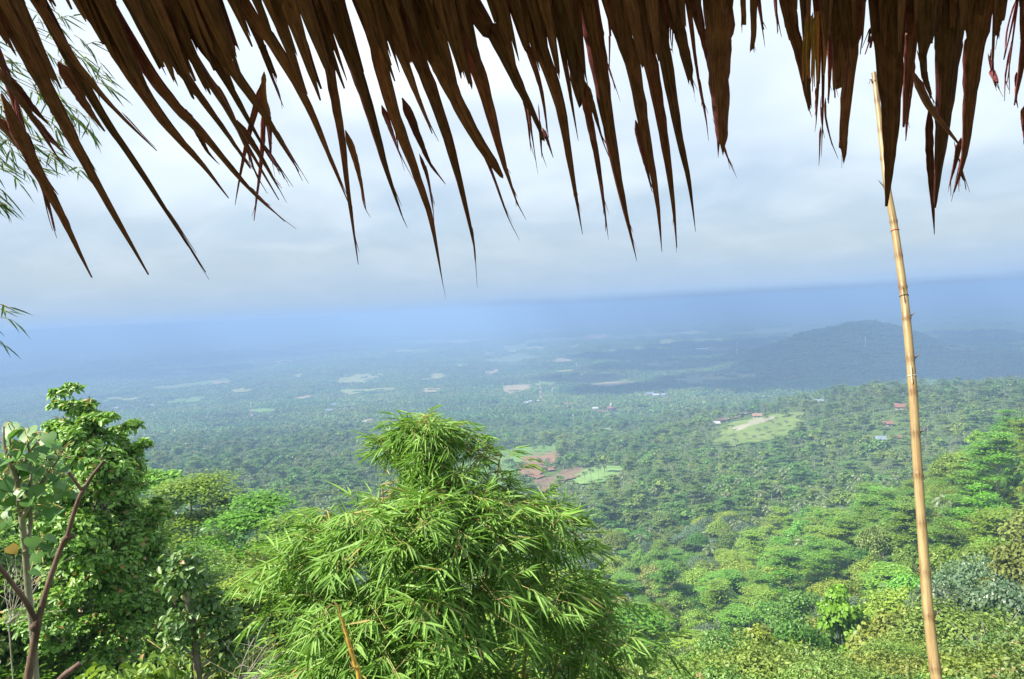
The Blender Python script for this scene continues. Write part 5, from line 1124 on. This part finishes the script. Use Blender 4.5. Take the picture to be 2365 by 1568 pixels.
def hanging_bamboo():
    """twigs of a second bamboo reaching in behind the roof at the upper left"""
    D_ = 4.6; root_px = (-420, 300); b = at(-420.0, 1568.0, D_); gz = float(ground(b[0], b[1])); o_ = np.array([b[0], b[1], gz])
    e = empty("bamboo_clump", o_, "overhanging bamboo twigs showing behind the thatch at the upper left", "bamboo"); lf, tw = MB(), MB()
    top = at(-330.0, -150.0, D_); P = curve([o_ - [0, 0, .3], (o_ + top) / 2, top], 30); c = MB(); tube(c, P - o_, np.linspace(.03, .012, 30), 8); c.build("culm", M['twig'], e, smooth=True)
    ends = [(60, 95, 9), (130, 20, 8), (215, 130, 6), (235, 160, 4), (150, 60, 8), (40, 230, 7), (130, 300, 9), (180, 250, 8), (210, 275, 6), (95, 330, 6), (60, 400, 5), (175, 400, 2), (20, 380, 6), (10, 450, 6), (-10, 480, 6), (-12, 735, 3), (-22, 755, 3), (-30, 300, 8), (120, 360, 5), (245, 200, 2), (20, 310, 8), (165, 190, 5), (-20, 180, 8), (30, 150, 8), (200, 310, 4)]
    for px, py, n in ends:
        t = at(float(px), float(py), D_ + R.uniform(-.3, .5)); s = P[int(np.argmin(abs(project(P)[1] - (py - 120))))]; ln = np.linalg.norm(t - s); Q = curve([s, (s + t) / 2 + np.array([0, 0, .12 * ln]), t], 12); tube(tw, Q - o_, np.linspace(.004, .001, 12), 4, 0, cap=False)
        for q in range(n): spray(lf, tw, Q[int(11 - q * .45)] - o_ + rng.normal(size=3) * .04, unit(np.array([.7, R.uniform(-.4, .4), -.55]) + rng.normal(size=3) * .35), .62, R.choice((3, 4, 5)))
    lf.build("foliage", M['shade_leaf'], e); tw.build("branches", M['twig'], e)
hanging_bamboo()

# ------------------------------------------------------------------ saplings at the lower left
BROWN = plain_mat("brown_branch_bark", (.085, .052, .038), (.21, .135, .10), 14, rough=.7, bump=.4, stretch=(2, 2, .5))
def sapling():
    D_ = 2.9
    def p(x, y, d=D_): return at(float(x), float(y), d)
    b = p(48, 1660); g = np.array([b[0], b[1], float(ground(b[0], b[1])) - .1]); e = empty("bare_sapling", g, "reddish brown cut back bare sapling forking in the lower left corner", "sapling")
    t = MB(); P = np.concatenate([np.linspace(g, p(52, 1660), 6)[:-1], curve([p(52, 1660), p(64, 1568), p(82, 1470), p(88, 1435)], 18)]); tube(t, P - g, np.linspace(.013, .0115, 23) * (1 + .04 * rng.normal(size=23)), 12)
    tube(t, np.array([p(83, 1452), p(86, 1440), p(88, 1428)]) - g, [.0118, .014, .011], 12); t.build("trunk", BROWN, e, smooth=True)
    for pts, r0, r1 in (([(88, 1435), (105, 1370), (128, 1300), (148, 1248), (155, 1240)], .0098, .0078), ([(155, 1240), (172, 1180), (187, 1140), (193, 1132)], .0080, .0064), ([(193, 1132), (212, 1100), (241, 1064)], .0072, .0048), ([(190, 1134), (178, 1118), (158, 1090)], .0062, .0048),
                         ([(86, 1440), (60, 1390), (30, 1350), (0, 1312), (-60, 1250)], .0088, .0068), ([(152, 1242), (163, 1240), (172, 1236)], .0098, .0088)):
        c = MB(); n = 14; tube(c, curve([p(x, y) for x, y in pts], n) - g, np.linspace(r0, r1, n) * (1 + .04 * rng.normal(size=n)), 10); c.build("branch", BROWN, e, smooth=True)
    k = MB(); 
    for x, y, r in ((155, 1242, .0112), (190, 1136, .0085), (78, 1448, .0125)):
        q = p(x, y) - g; tube(k, np.array([q - UP * r, q - UP * r * .5, q, q + UP * r * .5, q + UP * r]), [r * .45, r * .9, r, r * .9, r * .45], 10)
    k.build("knot", BROWN, e, smooth=True)
    b2 = p(100, 1640, 3.2); g2 = np.array([b2[0], b2[1], float(ground(b2[0], b2[1])) - .1]); e2 = empty("cut_branch", g2, "short brown cut branch end poking in at the lower edge beside the bare sapling", "branch")
    c = MB(); tube(c, np.concatenate([np.linspace(g2, p(100, 1625, 3.2), 6)[:-1], curve([p(100, 1625, 3.2), p(140, 1568, 3.2), p(172, 1543, 3.2), p(186, 1532, 3.2)], 14)]) - g2, np.linspace(.0125, .011, 19) * (1 + .05 * rng.normal(size=19)), 10); c.build("stem", BROWN, e2, smooth=True)
sapling()
def heart_leaf(mb, p, tipdir, nrm, s, mi=0):
    tipdir = unit(tipdir); sd_ = unit(np.cross(tipdir, nrm)); nr = np.cross(sd_, tipdir)
    prof = [(0.0, 0.0), (-.14, .22), (-.08, .42), (.14, .54), (.40, .52), (.66, .34), (.86, .15), (1.0, 0.0)]; V = [p]; mid = [p + tipdir * s * max(y, 0) - nr * s * .22 * max(y, 0) ** 2 for y, _ in prof]
    n = len(prof)
    for sg in (1, -1):
        for (y, x), m_ in zip(prof, mid): V.append(p + tipdir * s * y + sd_ * sg * s * x + nr * s * (.16 * x - .42 * x * x - .22 * max(y, 0) ** 2))
    V += mid; a = 1; b = 1 + n; m0 = 1 + 2 * n; F = []
    for i in range(n - 1): F += [(a + i, a + i + 1, m0 + i + 1, m0 + i), (b + i + 1, b + i, m0 + i, m0 + i + 1)]
    mb.add(np.array(V), F, mi)
def big_leaf_sapling():
    D_ = 4.3
    def p(x, y, d=D_): return at(float(x), float(y), d)
    b = p(82, 1650); g = np.array([b[0], b[1], float(ground(b[0], b[1])) - .1]); e = empty("leafy_sapling", g, "young tree with large round heart shaped grey green leaves at the left edge", "sapling")
    st = plain_mat("grey_green_bark", (.17, .16, .11), (.30, .28, .2), 9, bump=.3)
    t = MB(); P = curve([g, p(84, 1600), p(78, 1480), p(66, 1370), p(58, 1270), p(48, 1180), p(38, 1110)], 40); tube(t, P - g, np.linspace(.019, .013, 40), 10); t.build("trunk", st, e, smooth=True)
    stems = [[(38, 1115), (30, 1060), (22, 1010)], [(58, 1275), (70, 1210), (68, 1160), (72, 1080), (62, 1010)], [(45, 1160), (10, 1130), (-20, 1060)], [(38, 1110), (12, 1040), (8, 985)], [(50, 1200), (66, 1170), (92, 1120), (120, 1080)], [(56, 1260), (80, 1260), (95, 1270)], [(66, 1160), (100, 1110), (135, 1060)], [(40, 1120), (60, 1060), (95, 1010)]]
    Q = []
    for s in stems:
        c = MB(); cc = curve([p(x, y, D_ + R.uniform(-.05, .05)) for x, y in s], 14); tube(c, cc - g, np.linspace(.013, .004, 14), 7); c.build("branch", st, e, smooth=True); Q += list(cc[3:])
    Q = np.array(Q); lf = MB()
    L_ = [(18, 985, 44), (60, 1000, 52), (100, 1018, 44), (20, 1030, 46), (55, 1035, 48), (95, 1045, 50), (135, 1030, 48), (140, 1060, 40), (165, 1060, 34), (10, 1065, 46), (45, 1078, 46), (85, 1085, 48), (125, 1100, 44), (150, 1110, 46), (25, 1110, 46), (60, 1120, 46), (95, 1130, 50), (135, 1145, 44), (0, 1130, 46), (160, 1140, 30), (20, 1155, 44), (100, 1165, 44), (70, 1155, 44), (140, 1180, 36), (85, 1190, 40), (120, 1195, 38), (15, 1190, 34),
          (75, 1252, 42), (110, 1250, 42), (120, 1275, 40), (80, 1290, 40), (95, 1305, 30), (-10, 1020, 50), (-15, 1090, 50), (30, 1000, 40), (115, 1075, 36), (160, 1020, 24), (45, 1140, 34), (5, 1210, 32), (-5, 1165, 40), (75, 1060, 40), (30, 1055, 40)]
    for x, y, r in L_:
        for rep in range(3):
            q = p(x + rep * R.uniform(-14, 14), y + rep * R.uniform(-9, 11), D_ + R.uniform(-.22, .22)); s = r * .64 / FPX * D_ * R.uniform(.75, 1.1); a = Q[int(np.argmin(np.linalg.norm(Q - q, axis=1)))]
            hd = unit(np.array([R.uniform(-1, 1), R.uniform(-1, .3), 0])); tip = hd * .8 + np.array([0, 0, -R.uniform(.2, 1.0)]); nr = unit(hd * .4 + np.array([0, -.25, 1]) + rng.normal(size=3) * .25)
            st_ = q - unit(tip) * s * .4; heart_leaf(lf, st_ - g, tip, nr, s); pt = MB() if False else None; tube(lf, curve([a - g, (a + st_) / 2 - g + np.array([0, 0, .02]), st_ - g], 4), .0022, 3, 1, cap=False)
    lm = leaf_mat("large_heart_leaf", (.065, .17, .035), (.14, .28, .065), trans=.33, gloss=.08, spread=.02, valvar=.1); lf.build("foliage", [lm, M['twig']], e, smooth=False)
    yl = MB(); q = p(22, 1262); heart_leaf(yl, q - g, np.array([.7, -.2, -.5]), np.array([0, -.4, 1.0]), .055); yl.build("withered_leaf", leaf_mat("withered_yellow_leaf", (.30, .22, .05), (.40, .29, .07)), e)
    return e
big_leaf_sapling()

# thin stems and twigs of the lower left
def thin_trunk():
    D_ = 13.0
    def p(x, y): return at(float(x), float(y), D_)
    b = p(462, 1640); g = np.array([b[0], b[1], float(ground(b[0], b[1])) - .2]); e = empty("thin_tree", g, "slender dark trunked tree with sparse leaves standing in the shrubs of the lower left", "tree"); t = MB()
    tube(t, curve([g, p(458, 1568), p(450, 1480), p(446, 1440), p(432, 1390)], 16) - g, np.linspace(.075, .04, 16), 8); t.build("trunk", M['bark'], e, smooth=True); br = MB(); lf = MB()
    for s in ([(432, 1390), (420, 1360), (400, 1335)], [(432, 1390), (440, 1340), (430, 1290)], [(446, 1440), (470, 1410), (505, 1395)], [(452, 1490), (480, 1460), (520, 1430)], [(455, 1520), (420, 1490), (408, 1440)], [(462, 1540), (520, 1500), (600, 1460)], [(470, 1568), (520, 1530), (560, 1480)]):
        c = curve([p(*q) for q in s], 8); tube(br, c - g, np.linspace(.028, .008, 8), 5, 0, cap=False)
        for q in c[3:]: clump(lf, q - g, .28, 46, .12, .07, 0, 'oval')
    br.build("branches", M['palebark'], e); lf.build("crown", M['mottled'], e)
thin_trunk()
def dry_shoot():
    D_ = 4.4; b = at(840.0, 1640.0, D_); g = np.array([b[0], b[1], float(ground(b[0], b[1])) - .1]); e = empty("bamboo_shoot", g, "yellow orange dry pointed bamboo shoot in front of the bamboo's lower left", "shoot")
    P = curve([g, at(832.0, 1600.0, D_), at(820.0, 1535.0, D_), at(800.0, 1465.0, D_), at(778.0, 1395.0, D_)], 40); t = MB(); rr = np.interp(np.arange(40), [0, 25, 39], [.014, .012, .0015]) * (1 + .10 * (np.arange(40) % 3 == 0)); tube(t, P - g, rr, 10)
    t.build("shoot_stem", plain_mat("orange_shoot_sheath", (.42, .20, .03), (.75, .48, .10), 40, rough=.5), e, smooth=True)
    for k in range(16, 39, 2):
        s = MB(); q = P[k] - g; tg = unit(P[min(k + 1, 39)] - P[k]); sd_ = unit(np.cross(tg, FWD)) * (1 if k % 4 else -1); leaves(s, np.array([q + sd_ * rr[k] * .6]), np.array([tg + sd_ * .22]), np.array([-FWD]), .055, .014, 0, 'blade'); s.build("sheath_leaf", M['twig'], e)
dry_shoot()
def dry_twigs():
    for (x0, y0, x1, y1, D_, lab) in ((540, 1580, 600, 1500, 11, "tangle of pale dry twigs at the lower edge left of the bamboo"), (20, 1420, 60, 1330, 8, "thin dry twigs behind the large leaved sapling"), (2230, 1568, 2300, 1480, 50, "bare twigs in the pale bush right of the pole's lower end")):
        b = at(float(x0), float(y0 + 40), D_); g = np.array([b[0], b[1], min(float(ground(b[0], b[1])), b[2])]); e = empty("dry_twigs", g, lab, "twigs"); t = MB()
        for k in range(12):
            tx, ty = x1 + R.uniform(-60, 60), y1 + R.uniform(-30, 60); a = at(x0 + R.uniform(-20, 20), float(y0 + 20), D_) ; q = at(tx, ty, D_ + R.uniform(-.3, .3) * D_ / 10); P = curve([a, (a + q) / 2 + rng.normal(size=3) * .03 * D_ / 5, q], 8); tube(t, P - g, np.linspace(.0006, .00025, 8) * D_, 4, 0, cap=False)
            for r_ in range(3): s = P[R.randrange(3, 7)]; w_ = s + (q - a) * R.uniform(.15, .3) + rng.normal(size=3) * .02 * D_; tube(t, [s - g, w_ - g], [.0003 * D_, .00015 * D_], 3, 0, cap=False)
        tube(t, [np.zeros(3), at(float(x0), float(y0 + 20), D_) - g], .0007 * D_, 5); t.build("twigs", M['palebark'], e)
dry_twigs()

# weeds and low leaves covering the near slope
def undergrowth():
    mb = MB(); n = 26000
    a = AZL + (AZH - AZL) * rng.random(n); d = np.exp(math.log(7) + (math.log(75) - math.log(7)) * rng.random(n)); x, y = d * np.sin(a), d * np.cos(a); z = ground(x, y)
    hgt = (.25 + 1.1 * fbm(x / 2.2, y / 2.2, 61, 3)) * np.clip(d / 14, .5, 1.6); s = np.clip(d / 60, .16, 1.0) * .62
    for k in range(6):
        P = np.stack([x + rng.normal(size=n) * s, y + rng.normal(size=n) * s, z + hgt * rng.random(n) ** .5], 1); D = rand_unit(n) + np.array([0, 0, .25])
        leaves(mb, P, D, rand_unit(n) * .7 + np.array([0, -.3, 1.0]), s * (.5 + .5 * rng.random(n)), s * .34, 0, 'quad')
    o = mb.build("undergrowth", M['weed']); tag(o, "tangled weeds and low leafy plants covering the near slope", "undergrowth", kind="stuff")
undergrowth()
